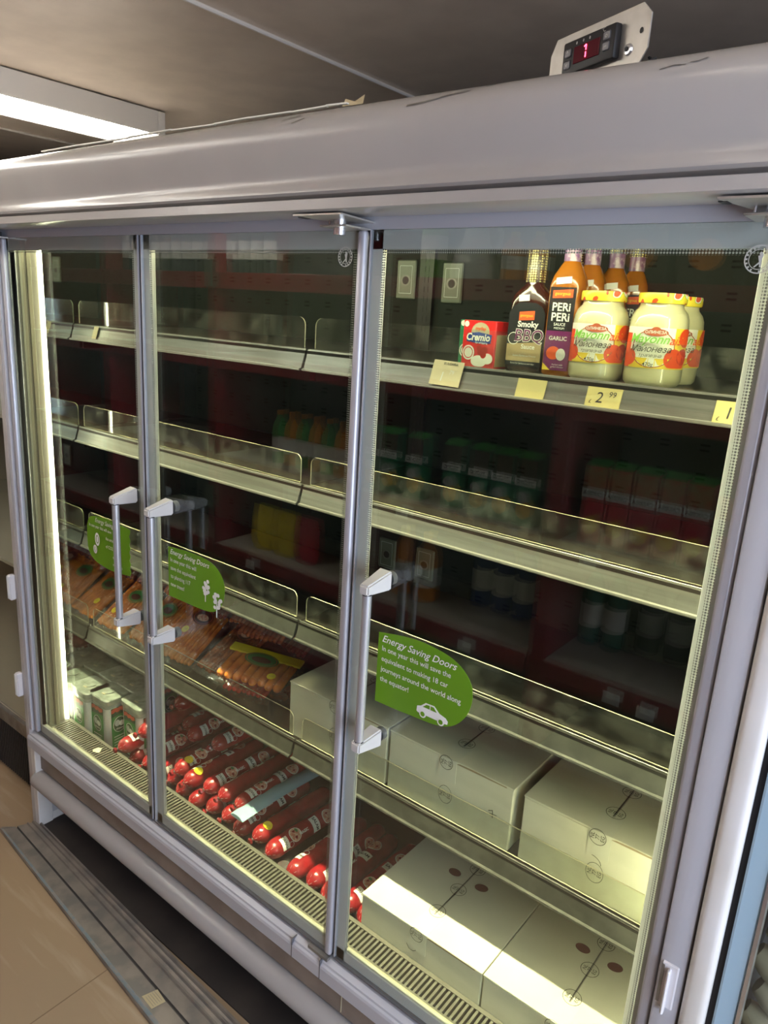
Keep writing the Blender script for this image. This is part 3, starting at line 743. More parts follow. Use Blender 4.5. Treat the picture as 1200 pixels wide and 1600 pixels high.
# ------------------------------------------------------------------ kick panel lying on the floor
kp = thing('kick_panel', (-.1, -.12, -FL), 'long dirty grey metal kick panel lying loose on the floor along the fridge', 'metal panel')
secs = [(0, .001), (.0, .010), (.02, .013), (.045, .012), (.05, .006), (.12, .005), (.41, .006), (.425, .002), (.44, .002), (.455, .008), (.70, .009), (.72, .014), (.75, .014), (.77, .009), (.83, .010), (.85, .016), (.88, .016), (.90, .011), (.94, .012), (.96, .019), (1.0, .019), (1.0, .001)]
def kpt(t, u):          # t across (front to back), u along
    L0 = Vector((-.717, -.108, 0)); L1 = Vector((-.741 if t < .5 else -.70, -.016, 0)); LB = Vector((-.668, -.005, 0))
    A = L0.lerp(LB, t); 
    if .02 < t < .42: A = A + Vector((-.028 * math.sin(PI * t / .42), 0, 0))
    B_ = Vector((.62, -.2145, 0)).lerp(Vector((.62, -.052, 0)), t)
    return A.lerp(B_, u)
mb = MB(); nU = 24
for (t0, h0), (t1, h1), in zip(secs, secs[1:]):
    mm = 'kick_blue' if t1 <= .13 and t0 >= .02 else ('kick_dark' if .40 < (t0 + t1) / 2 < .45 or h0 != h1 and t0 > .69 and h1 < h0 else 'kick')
    vs = []; fs = []
    for i in range(nU + 1):
        u = i / nU; a_ = kpt(t0, u); b_ = kpt(t1, u); vs += [(a_.x, a_.y, -FL + h0), (b_.x, b_.y, -FL + h1)]
    for i in range(nU): fs.append((2 * i, 2 * i + 2, 2 * i + 3, 2 * i + 1))
    mb.add(vs, fs, mm)
mb.add([(*kpt(t, 0)[:2], -FL + h) for t, h in secs], [tuple(range(len(secs)))], 'kick'); mb.add([(*kpt(t, 1)[:2], -FL + h) for t, h in secs], [tuple(range(len(secs) - 1, -1, -1))], 'kick')
part(mb, 'panel', kp)
mb = MB(); T6 = frame((.180, -.138, -FL + .0065), (.45, -.02, 0), (.02, .45, 0))
mb.flat([(-.027, -.018), (.022, -.020), (.029, .016), (-.016, .021)], 'paper_cream', T6)
for i in range(5): mb.line([(-.018, .012 - .006 * i), (.020, .011 - .006 * i)], .001, 'steel_dirty', T6, lift=.0012)
part(mb, 'paper_label', kp)

# ------------------------------------------------------------------ egg cartons (white boxes)
def egg_box(z, x, y, label, name='cardboard_box', seed=0, front=(), W=.322, Dp=.30, H=.150, topmarks=(0, 1, 2), tilt=0.):
    rr = random.Random(seed)
    t = thing(name, (x + W / 2, y + Dp / 2, z), label, 'box', 'white cardboard boxes', tilt)
    hw, hd = W / 2, Dp / 2
    b_ = MB(); b_.box(-hw, hw, -hd, hd, 0, H - .004, 'carton', bev=.002); b_.obj('box_body', t)
    l = MB(); l.box(-hw - .001, -.001, -hd - .001, hd, H - .004, H, 'carton', bev=.0012); l.box(.001, hw + .001, -hd - .001, hd, H - .004, H, 'carton', bev=.0012)
    # a torn brown edge along the front right flap
    l.add([(.02, -hd - .0015, H - .0055), (hw * .9, -hd - .0015, H - .0045), (hw * .9, -hd - .0015, H - .002), (.06, -hd - .0015, H - .0005), (.03, -hd - .0015, H - .002)], [(0, 1, 2, 3, 4)], 'carton_edge')
    l.line([(-.0005, -hd), (-.0005, hd)], .0022, 'steel_dirty', TOP(0, 0, H), lift=.0003)
    l.obj('lid', t)
    for dx in (-.036, .036):
        h = MB(); h.disc(0, 0, .016, .012, 'hole', frame((dx + rr.uniform(-.002, .002), -hd + .20, H), (1, .4 if dx > 0 else 0, 0), (-.4 if dx > 0 else 0, 1, 0)), lift=.0006); h.obj('hand_hole', t)
    tp = MB(); tp.box(-.022, .022, -hd - .0016, -hd + .06, H - .001, H + .0004, 'tape'); tp.box(-.022, .022, -hd - .0016, -hd - .0008, H - .055, H, 'tape'); tp.obj('tape', t)
    def stamp(T, r=.020, ell=1.):
        s = MB(); s.ring(0, 0, r, .0011, 'ink', T, ry=r * ell)
        for i, w_ in enumerate(('NL', '77', 'EG')): s.text(w_, .011, 'ink', T @ Matrix.Translation((0, .010 - .010 * i, 0)), lift=.0007)
        s.obj('printed_stamp', t)
    for k in topmarks:
        fy = -hd + .072 + .086 * k
        stamp(frame((0, fy, H + .0006), (0, 1, 0), (-1, 0, 0)), .019)
    stamp(frame((-.004, -hd - .002, H - .012), (0, 0, 1), (-1, 0, 0)), .017, 1.0)
    if 'low' in front: stamp(frame((0, -hd - .002, H - .090), (0, 0, 1), (-1, 0, 0)), .022, .8)
    s = MB()
    if 'one' in front: s.line([(.108, H - .075), (.118, H - .070), (.119, H - .088)], .0016, 'ink', FRONT(0, -hd - .0014, 0)); s.line([(.111, H - .080), (.128, H - .078)], .0014, 'ink', FRONT(0, -hd - .0014, 0))
    if 'arc' in front: s.line([(-.01 + .02 * math.sin(i / 6 * 1.5), H - .055 - .016 * (1 - math.cos(i / 6 * 1.5))) for i in range(7)], .0012, 'ink', FRONT(0, -hd - .0014, 0))
    if 'pen' in front:
        F = FRONT(0, -hd - .0014, 0)
        s.line([(-.045, H - .085), (-.02, H - .072), (-.012, H - .085), (-.016, H - .10), (.01, H - .094), (.002, H - .072)], .0012, 'mark_grey', F); s.line([(-.028, H - .05), (-.02, H - .06), (-.01, H - .06), (-.002, H - .053)], .0012, 'ink', F)
    if s.v: s.obj('pen_mark', t)
    return t
ZD = -.075
egg_box(ZD, .634, .119, 'white cardboard box beside the salami logs on the fridge floor', seed=1, front=('pen',))
egg_box(ZD, .960, .119, 'white cardboard box in the bottom right corner of the fridge floor', seed=2, front=('low',))
egg_box(.3, .288, .213, 'white cardboard box on the low shelf nearest the packs of sausages', seed=3, front=('low',), W=.318)
egg_box(.3, .614, .213, 'middle white cardboard box on the low shelf, behind the green car sticker', seed=4, front=('low', 'one'), W=.320)
egg_box(.3, .958, .213, 'rightmost white cardboard box on the low shelf, set apart by a gap', seed=5, front=('low', 'arc'), W=.322, tilt=0)

# ------------------------------------------------------------------ top shelf goods
ZT = 1.2775
def cylwrap(R, a0): 
    return lambda x, z, l: ((R + l) * math.sin(x / R + a0), -(R + l) * math.cos(x / R + a0), z)
def mayo_jar(x, y, label, yaw):   # a glass jar
    t = thing('mayonnaise_jar', (x, y, ZT), label, 'jar', 'mayonnaise jars on the top shelf', yaw)
    R = .0478
    g = MB(); g.lathe([(.030, 0), (.042, .001), (.0465, .006), (.0478, .014), (.0478, .096), (.0468, .107), (.043, .117), (.0365, .124), (.0350, .128), (.0350, .136)], 'mayo', None, 32)
    g.lathe([(.0485, .008), (.0488, .014), (.0488, .097), (.0478, .108), (.0440, .118), (.0375, .125), (.0360, .129), (.0360, .136)], 'jar_glass', None, 32, cap=False)
    g.obj('jar_body', t)
    l = MB(); l.lathe([(.0375, .1315), (.0392, .132), (.0397, .134), (.0397, .1445), (.0387, .1475), (.030, .148)], 'lid', None, 32); l.obj('lid', t)
    W = cylwrap(R, 0); q = MB(); L = .0014
    z0, z1 = .030, .094
    q.patch((-.062, .062, z0, z1), 'label_white', W, L, 24)
    q.patch((-.062, .062, z0, z0 + .016), 'label_yellow', W, L + .0003, 24)
    q.patch((.028, .062, z0 + .012, z1), 'label_yellow', W, L + .0003, 10); q.patch((-.062, -.046, z0, z1 - .01), 'tomato', W, L + .0004, 8)
    q.disc(-.006, .061, .036, .030, 'label_white', None, W, L + .0006, clip=(-.062, .062, z0, z1))
    q.disc(-.006, .061, .036, .030, 'badge', None, W, L + .0007, r0=.955, n=28)
    for a, b_, r, mm in ((.052, .080, .016, 'tomato'), (.030, .046, .017, 'tomato'), (.049, .050, .014, 'tomato_dark'), (.043, .041, .014, 'tomato'), (-.046, .046, .014, 'tomato')):
        q.disc(a, b_, r, r * .95, mm, None, W, L + .0008 + .0001 * (r * 100), clip=(-.062, .062, z0 + .002, z1))
    q.obj('label', t)
    q = MB(); L2 = L + .0028
    def wt(s, x, z, size, m_, shear=0, bold=0, sx=1.): q.text(s, size, m_, None, shear, bold, L2, wrap=lambda a, b_, l: W(a + x, b_ + z, l), sx=sx)
    q.disc(-.004, .0865, .019, .0058, 'badge', None, W, L2 - .0004); q.disc(-.004, .0885, .008, .0065, 'badge', None, W, L2 - .0005)
    wt('OЛИНЕЗА', -.004, .0865, .0066, 'label_white', 0, .01)
    wt('Mayonn', -.012, .0758, .0200, 'label_green', .35, .01, .98); wt('aise', .0345, .0748, .0200, 'orange_red', .35, .01, .98)
    wt('Майонеза', -.008, .0600, .0135, 'ink', .3, .005, 1.0)
    wt('трапезна', -.008, .0500, .0075, 'ink', .3, .0, 1.1); wt('470g', -.010, .036, .0085, 'ink', 0, .005)
    q.obj('lettering', t)
    t.scale = (.96, .96, 1)
    return t
mayo_jar(.968, .258, 'mayonnaise jar with yellow lid beside the orange sauce bottle on the top shelf', .35)
mayo_jar(1.068, .258, 'front right mayonnaise jar on the top shelf, hiding another jar behind it', .35)
mayo_jar(1.062, .362, 'mayonnaise jar half hidden behind the right one on the top shelf', .6)
def ell(rx, ry, z, n=28, p_=2.6):
    out = []
    for i in range(n):
        a_ = 2 * PI * i / n; c, s_ = math.cos(a_), math.sin(a_)
        out.append((rx * math.copysign(abs(c) ** (2 / p_), c), ry * math.copysign(abs(s_) ** (2 / p_), s_), z))
    return out
def loft(mb_, rings, m_, n=28, T=None):
    vs = []
    for r in rings: vs += r
    fs = [(j * n + i, j * n + (i + 1) % n, (j + 1) * n + (i + 1) % n, (j + 1) * n + i) for j in range(len(rings) - 1) for i in range(n)]
    mb_.add(vs, fs, m_, T, True); mb_.add(vs, [tuple(range(n - 1, -1, -1)), tuple((len(rings) - 1) * n + i for i in range(n))], m_, T)
def bbq(x, y, label, yaw):
    t = thing('barbecue_sauce_bottle', (x, y, ZT), label, 'bottle', 'barbecue sauce bottles', yaw)
    b_ = MB(); loft(b_, [ell(.038, .020, 0), ell(.041, .024, .004), ell(.0415, .0245, .112), ell(.0405, .024, .124), ell(.036, .022, .136), ell(.026, .019, .147), ell(.0185, .0175, .154, p_=2), ell(.0155, .0155, .160, p_=2), ell(.015, .015, .175, p_=2)], 'bbq'); b_.obj('bottle_body', t)
    c = MB(); loft(c, [ell(.0175, .0175, .160, p_=2), ell(.0175, .0175, .215, p_=2), ell(.014, .014, .220, p_=2)], 'gold_dots'); c.obj('wrapped_neck', t)
    l = MB(); F = FRONT(0, -.0248, 0)
    l.flat([(-.034, .012), (.034, .012), (.034, .105), (.027, .117), (.014, .124), (-.014, .124), (-.027, .117), (-.034, .105)], 'black', F)
    l.flat([(-.033, .020), (.033, .020), (.033, .056), (-.033, .050)], 'tan', F @ Matrix.Translation((0, 0, .0005)))
    l.flat([(-.0145, .092), (.0145, .094), (.0145, .110), (-.0145, .107)], 'orange_red', F @ Matrix.Translation((0, 0, .0005))); l.obj('label', t)
    q = MB(); F2 = F @ Matrix.Translation((0, 0, .0012))
    q.text('georgous', .0065, 'label_yellow', F2 @ Matrix.Translation((0, .101, 0)), 0, .01)
    q.text('Smoky', .0145, 'label_white', F2 @ Matrix.Translation((.004, .0855, 0)), 0, .03); q.text('BBQ', .030, 'label_white', F2 @ Matrix.Translation((.008, .065, 0)), .1, .04, sx=.95)
    q.text('BBQ', .030, 'purple', F2 @ Matrix.Translation((.008, .065, .0006)), .1, .0, sx=.95)
    q.text('Sauce', .0115, 'label_white', F2 @ Matrix.Translation((.008, .046, 0)), 0, .02)
    q.ring(-.021, .060, .011, .0014, 'label_white', F2); q.disc(-.021, .062, .008, .006, 'ink', F2, lift=.001)
    q.text('Sweet Barbecue Flavour', .0046, 'label_white', F2 @ Matrix.Translation((.003, .030, 0))); q.text('Great for barbecue and dips', .0040, 'label_white', F2 @ Matrix.Translation((0, .016, 0)))
    q.obj('lettering', t)
    p_ = MB(); p_.flat([(-.010, .0), (.010, .002), (.009, .013), (-.011, .011)], 'label_white', frame((-.008, -.0252, .125), (1, 0, 0), (0, .10, 1))); p_.obj('price_sticker', t)
    return t
bbq(.833, .262, 'dark barbecue sauce bottle beside the cream cartons on the top shelf', .12)
bbq(.868, .345, 'barbecue sauce bottle behind the front one, only its dotted gold neck showing', .2)
def peri(x, y, label, yaw, full=True):
    t = thing('peri_peri_sauce_bottle', (x, y, ZT), label, 'bottle', 'peri peri sauce bottles', yaw)
    b_ = MB(); loft(b_, [ell(.026, .026, 0, p_=4), ell(.0285, .0285, .004, p_=5), ell(.029, .029, .155, p_=5), ell(.027, .027, .170, p_=3.4), ell(.019, .019, .188, p_=2.4), ell(.0145, .0145, .196, p_=2)], 'peri'); b_.obj('bottle_body', t)
    c = MB(); loft(c, [ell(.0145, .0145, .196, p_=2), ell(.0145, .0145, .222, p_=2)], 'purple_wrap'); loft(c, [ell(.0165, .0165, .222, p_=2), ell(.0165, .0165, .250, p_=2), ell(.013, .013, .254, p_=2)], 'gold_dots'); c.obj('wrapped_cap', t)
    l = MB(); F = FRONT(0, -.0291, 0)
    l.flat([(-.023, .078), (.023, .078), (.023, .152), (-.023, .152)], 'black', F); l.flat([(-.023, .010), (.023, .010), (.023, .078), (-.023, .078)], 'purple', F)
    l.flat([(-.018, .133), (.018, .135), (.018, .149), (-.018, .146)], 'orange_red', F @ Matrix.Translation((0, 0, .0005)))
    l.flat([(-.023, .010), (-.009, .010), (-.023, .022)], 'label_yellow', F @ Matrix.Translation((0, 0, .0005)))
    l.disc(-.006, .040, .0125, .0115, 'orange_red', F, lift=.001); l.disc(.008, .038, .0085, .0105, 'label_white', F, lift=.0012); l.obj('label', t)
    q = MB(); F2 = F @ Matrix.Translation((0, 0, .0008))
    q.text('georgous', .0075, 'label_yellow', F2 @ Matrix.Translation((0, .141, 0)), 0, .01)
    q.text('PERi', .0195, 'label_white', F2 @ Matrix.Translation((0, .118, 0)), 0, .02, sx=.95); q.text('PERi', .0195, 'label_white', F2 @ Matrix.Translation((0, .101, 0)), 0, .02, sx=.95)
    q.text('SAUCE', .0070, 'label_white', F2 @ Matrix.Translation((0, .089, 0)), 0, .01); q.text('MEDIUM', .0050, 'label_white', F2 @ Matrix.Translation((0, .0825, 0))); q.text('GARLIC', .0095, 'label_white', F2 @ Matrix.Translation((0, .065, 0)), 0, .02)
    q.text('Perfect with\ngrilled chicken', .004, 'label_white', F2 @ Matrix.Translation((.004, .018, 0))); q.obj('lettering', t)
    p_ = MB(); p_.flat([(-.014, .0), (.013, .003), (.012, .014), (-.015, .011)], 'label_white', frame((0, -.0297, .156), (1, 0, 0), (0, .10, 1))); p_.obj('price_sticker', t)
    return t
peri(.900, .262, 'orange sauce bottle with purple garlic label at the front of the top shelf', .12)
peri(.905, .335, 'orange sauce bottle just behind the front one, its purple neck showing', .2)
peri(.922, .405, 'orange sauce bottle behind the left mayonnaise jar, third in the row', .2)
peri(.935, .475, 'hindmost orange sauce bottle of the row on the top shelf', .2)
def cremio(x, y, label, yaw, mc_):
    t = thing('cream_carton', (x, y, ZT), label, 'carton', 'small cream cartons on the top shelf', yaw)
    w_, h, d = .038, .087, .026
    b_ = MB(); b_.box(-w_, w_, -d, d, 0, h, mc_, bev=.0012)
    b_.box(w_ - .0005, w_ + .0006, -d + .004, d - .004, .004, h * .72, 'tan'); b_.obj('carton_body', t)
    l = MB(); F = FRONT(0, -d - .0002, 0)
    l.disc(.003, .066, .021, .018, 'paper_cream', F, lift=.0005); l.flat([(-.028, .048), (.0, .045), (.028, .046), (.030, .062), (.0, .066), (-.026, .063)], 'pack_blue', F @ Matrix.Translation((0, 0, .0004)))
    for i, (a_, b2, r) in enumerate(((.008, .030, .008), (.016, .033, .007), (.004, .036, .006), (.014, .025, .007))): l.disc(a_, b2, r, r, 'tomato_dark', F, lift=.0008 + i * .0001)
    l.disc(.004, .012, .018, .011, 'label_white', F, lift=.0009, clip=(-.036, .036, .002, .05)); l.disc(.024, .018, .012, .010, 'label_white', F, lift=.0010); l.disc(-.030, .080, .0055, .0055, 'label_white', F, lift=.0006)
    l.disc(-.021, .027, .014, .014, 'label_white', F, lift=.0011); l.disc(-.021, .027, .011, .011, mc_, F, lift=.0013, r0=.85)
    l.obj('label', t)
    q = MB(); F2 = F @ Matrix.Translation((0, 0, .0014)); q.text('myday', .0095, 'orange_red', F2 @ Matrix.Translation((.004, .0725, 0)), 0, .02); q.text('Cremio', .0185, 'label_white', F2 @ Matrix.Translation((.0, .056, 0)), .15, .03, sx=.95); q.text('for whipping', .0055, 'label_white', F2 @ Matrix.Translation((.008, .0465, 0)), 0, .01); q.obj('lettering', t)
    return t
cremio(.742, .262, 'small red cream carton at the front left of the top shelf goods', -.08, 'pack_red')
cremio(.694, .324, 'small green cream carton mostly hidden behind the red one', -.08, 'pack_green')

# price tags on the shelf rail
def ptag(x, zt, w_, h, text, label, mm='paper_yellow', tilt=0.):
    o_ = MB(); T7 = frame((x, .1925, zt - .022), (math.cos(tilt), 0, math.sin(tilt)), (-math.sin(tilt), .32, math.cos(tilt)))
    T7 = T7 @ Matrix.Translation((0, 0, .004))
    o_.prism([(-w_ / 2, -h / 2), (w_ / 2, -h / 2), (w_ / 2, h / 2), (-w_ / 2, h / 2)], .0008, mm, T7)
    for s, dx, dz, sz, mi in text: o_.text(s, sz, mi, T7 @ Matrix.Translation((dx, dz, 0)), .1, 0)
    tag(o_.obj('price_tag'), label, 'price tag', 'paper price tags on the top shelf rail')
ptag(.704, 1.285, .068, .048, (('1', -.008, -.008, .026, 'mark_grey'), ('79', .012, .002, .011, 'mark_grey'), ('BULGARIA', .006, .018, .007, 'ink')), 'cream price tag with faint 1.79 under the small red carton', 'paper_cream', -.02)
ptag(.884, 1.2755, .056, .034, (('~ ~', .002, .002, .010, 'tan'),), 'blank yellow price tag under the sauce bottles')
ptag(1.018, 1.275, .060, .034, (('£', -.021, -.008, .009, 'ink'), ('2', -.006, -.001, .026, 'ink'), ('99', .015, .006, .013, 'ink')), 'yellow price tag with handwritten 2.99 under the mayonnaise jars')
ptag(1.221, 1.275, .055, .036, (('£', -.020, -.010, .009, 'ink'), ('1', -.006, -.001, .026, 'ink'), ('49', .014, .006, .012, 'ink')), 'yellow price tag with handwritten 1 at the right end of the rail')
ptag(-.514, 1.283, .022, .036, (), 'small blank cream tag at the left end of the top shelf rail', 'paper_cream')

# ------------------------------------------------------------------ tubs of white cheese
def tub_meshes():
    W_, D_, H_ = .052, .043, .185
    b_ = MB(); loft(b_, [ell(W_ * .94, D_ * .94, 0, p_=8), ell(W_, D_, .006, p_=8), ell(W_, D_, H_, p_=8)], 'white')
    loft(b_, [ell(W_ + .0012, D_ + .0012, .162, p_=8), ell(W_ + .0014, D_ + .0014, H_, p_=8)], 'tub_clear'); 
    l = MB(); loft(l, [ell(W_ + .001, D_ + .001, H_ - .012, p_=7), ell(W_ + .004, D_ + .004, H_ - .010, p_=7), ell(W_ + .004, D_ + .004, H_ + .006, p_=7), ell(W_ + .001, D_ + .001, H_ + .009, p_=7)], 'tub_lid')
    l.box(-.006, .010, -.024, -.014, H_ + .0095, H_ + .0105, 'paper_cream'); l.lathe([(.018, H_ + .009), (.020, H_ + .0115), (.016, H_ + .0105)], 'tub_lid', None, 20)
    g = MB()
    for F, hw in ((FRONT(0, -D_ - .0016, 0), .033), (frame((W_ + .0016, 0, 0), (0, 1, 0), (0, 0, 1)), .028)):
        g.flat([(-hw, .020), (-hw + .006, .012), (hw - .006, .012), (hw, .020), (hw, .160), (-hw, .160)], 'tub_green', F)
        g.flat([(-hw, .128), (hw, .137), (hw, .160), (-hw, .160)], 'tub_dark', F @ Matrix.Translation((0, 0, .0004)))
        for i in range(6): g.disc(-hw + hw * 2 * (i + .5) / 6, .150 + .004 * (i % 2), .009, .007, 'pepper_red', F, lift=.0011 + i * .00005, clip=(-hw, hw, .12, .16))
        g.disc(0, .098, .023, .028, 'label_white', F, lift=.0012); g.disc(0, .098, .021, .026, 'tub_dark', F, lift=.0014)
        g.disc(-.008, .104, .010, .012, 'mark_grey', F, lift=.0016, n=8); g.disc(.008, .100, .011, .010, 'label_white', F, lift=.0017, n=7); g.text('cheese', .010, 'label_white', F @ Matrix.Translation((0, .084, .0014)), 0, .01)
        for i in range(4): g.line([(-hw * .75, .056 - .010 * i), (hw * (.7 - .15 * (i % 2)), .058 - .010 * i)], .0028, 'label_white', F, lift=.0011)
    return b_, l, g
mat('tub_lid', (.34, .37, .32), .25, noise=40, c2=(.22, .25, .21))
tb, tl, tg = tub_meshes()
TG = 'clear lidded tubs of cheese on the fridge floor'
tub0 = thing('cheese_tub', (-.510, .182, -.0745), 'green labelled cheese tub nearest the front, in the bottom left corner', 'tub', TG)
tb.obj('tub_body', tub0); tl.obj('lid', tub0); tg.obj('label', tub0)
for x, y, lb in ((-.592, .165, 'cheese tub squeezed against the glowing left post'), (-.497, .276, 'cheese tub directly behind the foremost one'), (-.595, .268, 'cheese tub behind the one against the left post'), (-.392, .225, 'cheese tub right of the foremost one, partly behind the door frame'), (-.500, .372, 'cheese tub at the back, third behind the foremost one'), (-.597, .368, 'hindmost cheese tub by the mirrored end wall')):
    copy_thing(tub0, (x, y, -.0745), lb, rot=(0, 0, random.uniform(-.05, .05)))

# ------------------------------------------------------------------ salami logs
def salami(seed, L):
    rr = random.Random(seed)
    R = .0265
    T8 = frame((0, 0, 0), (0, 0, 1), (1, 0, 0))     # local z -> +y
    T8 = Matrix(((1, 0, 0, 0), (0, 0, 1, 0), (0, 1, 0, 0), (0, 0, 0, 1)))
    c = MB()
    pr = [(.004, 0), (.006, .003), (.015, .008), (.0215, .016), (R, .03)]
    n = 10
    for i in range(1, n): pr.append((R + rr.uniform(-.0008, .0008), .03 + (L - .06) * i / n))
    pr += [(R, L - .03), (.0215, L - .016), (.015, L - .008), (.006, L - .003), (.004, L)]
    c.lathe([(r, z) for r, z in pr], 'casing', Matrix(((1, 0, 0, 0), (0, 0, 1, 0), (0, -1, 0, 0), (0, 0, 0, 1))), 20)
    k = MB(); k.cyl((0, .0, 0), (0, -.004, 0), .0055, 'clip_metal', 10); k.lathe([(.004, 0), (.010, .006), (.007, .011)], 'casing', frame((0, -.003, 0), (1, 0, 0), (0, 0, 1)), 8)
    k2 = MB(); k2.cyl((0, L, 0), (0, L + .004, 0), .0048, 'clip_metal', 10)
    l = MB(); W = lambda x, z, lf: ((R + lf) * math.sin(x / R), z, (R + lf) * math.cos(x / R))
    # W: x runs round the log, z along it
    l.patch((-.017, .017, .040, .064), 'label_white', W, .0010, 8)
    l.patch((-.022, .022, .152, .178), 'label_white', W, .0010, 10)
    l.disc(-.006, .092, .020, .019, 'label_white', None, W, .0011); l.disc(-.006, .092, .0175, .0165, 'slice', None, W, .0014); l.disc(-.014, .100, .006, .004, 'green_label', None, W, .0016)
    l.disc(.0, .212, .020, .019, 'label_white', None, W, .0011); l.disc(.0, .212, .0175, .0165, 'slice', None, W, .0014)
    for i in range(7):
        a_ = 2 * PI * i / 7 + seed; c.add([(r_ * math.cos(a_ + d_ / r_), z_, r_ * math.sin(a_ + d_ / r_)) for r_, z_, d_ in ((.0075, .0022, -.0006), (.0223, .0152, -.0005), (.0223, .0152, .0005), (.0075, .0022, .0006))], [(0, 1, 2, 3)], 'slice_line')
    wt = lambda s, x, z, size, m_, rot=False: l.text(s, size, m_, None, 0, .03, .0018, wrap=(lambda a_, b_, lf: W(a_ + x, b_ + z, lf)) if not rot else (lambda a_, b_, lf: W(-b_ + x, a_ + z, lf)))
    wt('САЛАМ', 0, .052, .0095, 'ink'); wt('SALAM', 0, .166, .012, 'ink'); wt('MAGIC', 0, .120, .010, 'label_white', True)
    l.ring if False else None
    l.disc(.012, .070, .008, .008, 'label_white', None, W, .0012, r0=.86)
    return c, k, k2, l
def log_proto(seed, L, loc, label):
    t = thing('salami_log', loc, label, 'salami', 'red salami logs on the fridge floor')
    c, k, k2, l = salami(seed, L); c.obj('casing', t); k.obj('end_clip', t); k2.obj('end_clip', t); l.obj('label', t); return t
def add_sticker(root, y, ang):
    R = .0265; ang = (.35 - root.rotation_euler.y) * R
    W = lambda x, z, lf: ((R + lf) * math.sin(x / R), z, (R + lf) * math.cos(x / R))
    m_ = MB(); m_.disc(ang, y, .013, .013, 'sticker_yellow', None, W, .0030); m_.text('2.99', .006, 'tan', None, 0, 0, .0036, wrap=lambda a_, b_, lf: W(a_ + ang, b_ + y, lf)); m_.obj('price_sticker', root)
LOGS = [  # x, y, z, roll, yaw, where
 (-.355, .150, 0, .3, 'lower log next to the cheese tubs'), (-.298, .158, 0, -.4, 'second lower log from the cheese tubs'), (-.235, .146, 0, .6, 'lower log just left of the middle door frame'),
 (-.175, .165, 0, -.2, 'lower log behind the seam between the left doors'), (-.112, .150, 0, .2, 'lower log just right of the seam between the left doors'), (-.042, .142, 0, -.5, 'lower log under the second yellow stickered log of the middle door'),
 (.018, .160, 0, .5, 'third lower log left of the blue plastic strip'), (.079, .165, 0, -.3, 'second lower log left of the blue plastic strip'), (.146, .152, 0, .15, 'lower log lying under the blue plastic strip'),
 (.206, .168, 0, -.6, 'log with yellow sticker right of the blue plastic strip'), (.275, .152, 0, .35, 'log just left of the round metal disc'), (.372, .138, 0, -.25, 'log just right of the round metal disc'),
 (.432, .150, 0, .5, 'second log right of the round metal disc'), (.492, .142, 0, -.1, 'log hidden by the right door frame'), (.550, .150, 0, .25, 'log in the right door, second from the white box'), (.606, .148, 0, -.35, 'log squeezed against the white box')]
UP = [(-.368, .120, .046, .1, 'upper log reaching over the air grille beside the tubs'), (-.330, .168, .094, -.3, 'topmost log by the cheese tubs with its tip over the pile'), (-.266, .175, .047, .4, 'upper log left of the middle door frame, above the pile'),
 (-.145, .168, .046, .2, 'upper log with yellow sticker at the left edge of the middle door'), (-.078, .152, .047, -.2, 'second upper log with yellow sticker in the middle door'), (-.012, .172, .047, .3, 'upper log just right of the second yellow stickered one'),
 (.048, .178, .046, -.4, 'upper log left of the blue plastic strip'), (.113, .185, .046, .1, 'upper log directly beside the blue plastic strip'),
 (-.325, .30, .140, .2, 'raised log at the back above the tubs side of the pile'), (-.262, .285, .094, -.1, 'raised log at the back in the left of the middle door'), (-.205, .26, .094, .4, 'second raised log at the back of the pile'), (-.11, .28, .094, .3, 'raised log at the back behind the yellow stickered ones')]
LZ = ZD + .0275
proto = None
sfx = ' of the salami pile'
for i, (x, y, z, roll, lb) in enumerate(LOGS + UP):
    yaw = random.uniform(-.05, .02); roll = roll * 2.4
    L = .30
    lab = 'red salami ' + lb if len(lb) < 60 else lb
    if proto is None:
        proto = log_proto(1, L, (x, y, LZ + z), lab); t = proto; t.rotation_euler = (0, roll, yaw)
    else: t = copy_thing(proto, (x, y, LZ + z), lab, rot=(0, roll, yaw))
    t['roll'] = roll
stk = [o for o in COL.objects if o.name.startswith('salami_log') and ('with yellow sticker' in o['label'] or 'topmost log' in o['label'])]
for o in stk: add_sticker(o, .045, -.012)
for o in list(COL.objects):
    if 'roll' in o.keys(): del o['roll']
# blue plastic strip and disc
mb = MB(); 
pts = [(.150 + .013 * math.sin(t_), .0 + .010 * math.cos(t_)) for t_ in (0,)]
rows = []
for i in range(15):
    u = i / 14; y = .15 + .33 * u; z = ZD + .0275 + .046 + .020 + .020 * math.sin(u * PI) * .3 - .008; x = .158 + .01 * u
    wv = .002 * math.sin(i * 2.1)
    rows.append([(x - .026, y, z - .004 + wv), (x - .014, y, z + .004), (x, y, z + .006 + wv), (x + .014, y, z + .004 - wv), (x + .026, y, z - .004), (x + .012, y, z - .006), (x, y, z - .006), (x - .012, y, z - .006)])
vs = [v for r in rows for v in r]; fs = [(j * 8 + i, j * 8 + (i + 1) % 8, (j + 1) * 8 + (i + 1) % 8, (j + 1) * 8 + i) for j in range(14) for i in range(8)]
mb.add(vs, fs, 'blue_plastic', None, True); mb.add(vs, [tuple(range(7, -1, -1)), tuple(112 + i for i in range(8))], 'blue_plastic')
tag(mb.obj('plastic_strip'), 'long pale blue plastic strip lying across the red salami logs', 'plastic strip')
mb = MB(); mb.lathe([(.0, 0), (.021, 0), (.023, .002), (.021, .0045), (.017, .004), (.0, .0042)], 'clip_metal', Matrix.Translation((.322, .175, ZD)), 24, cap=False)
tag(mb.obj('metal_disc'), 'small round grey metal disc lying on the fridge floor between salami logs', 'disc')

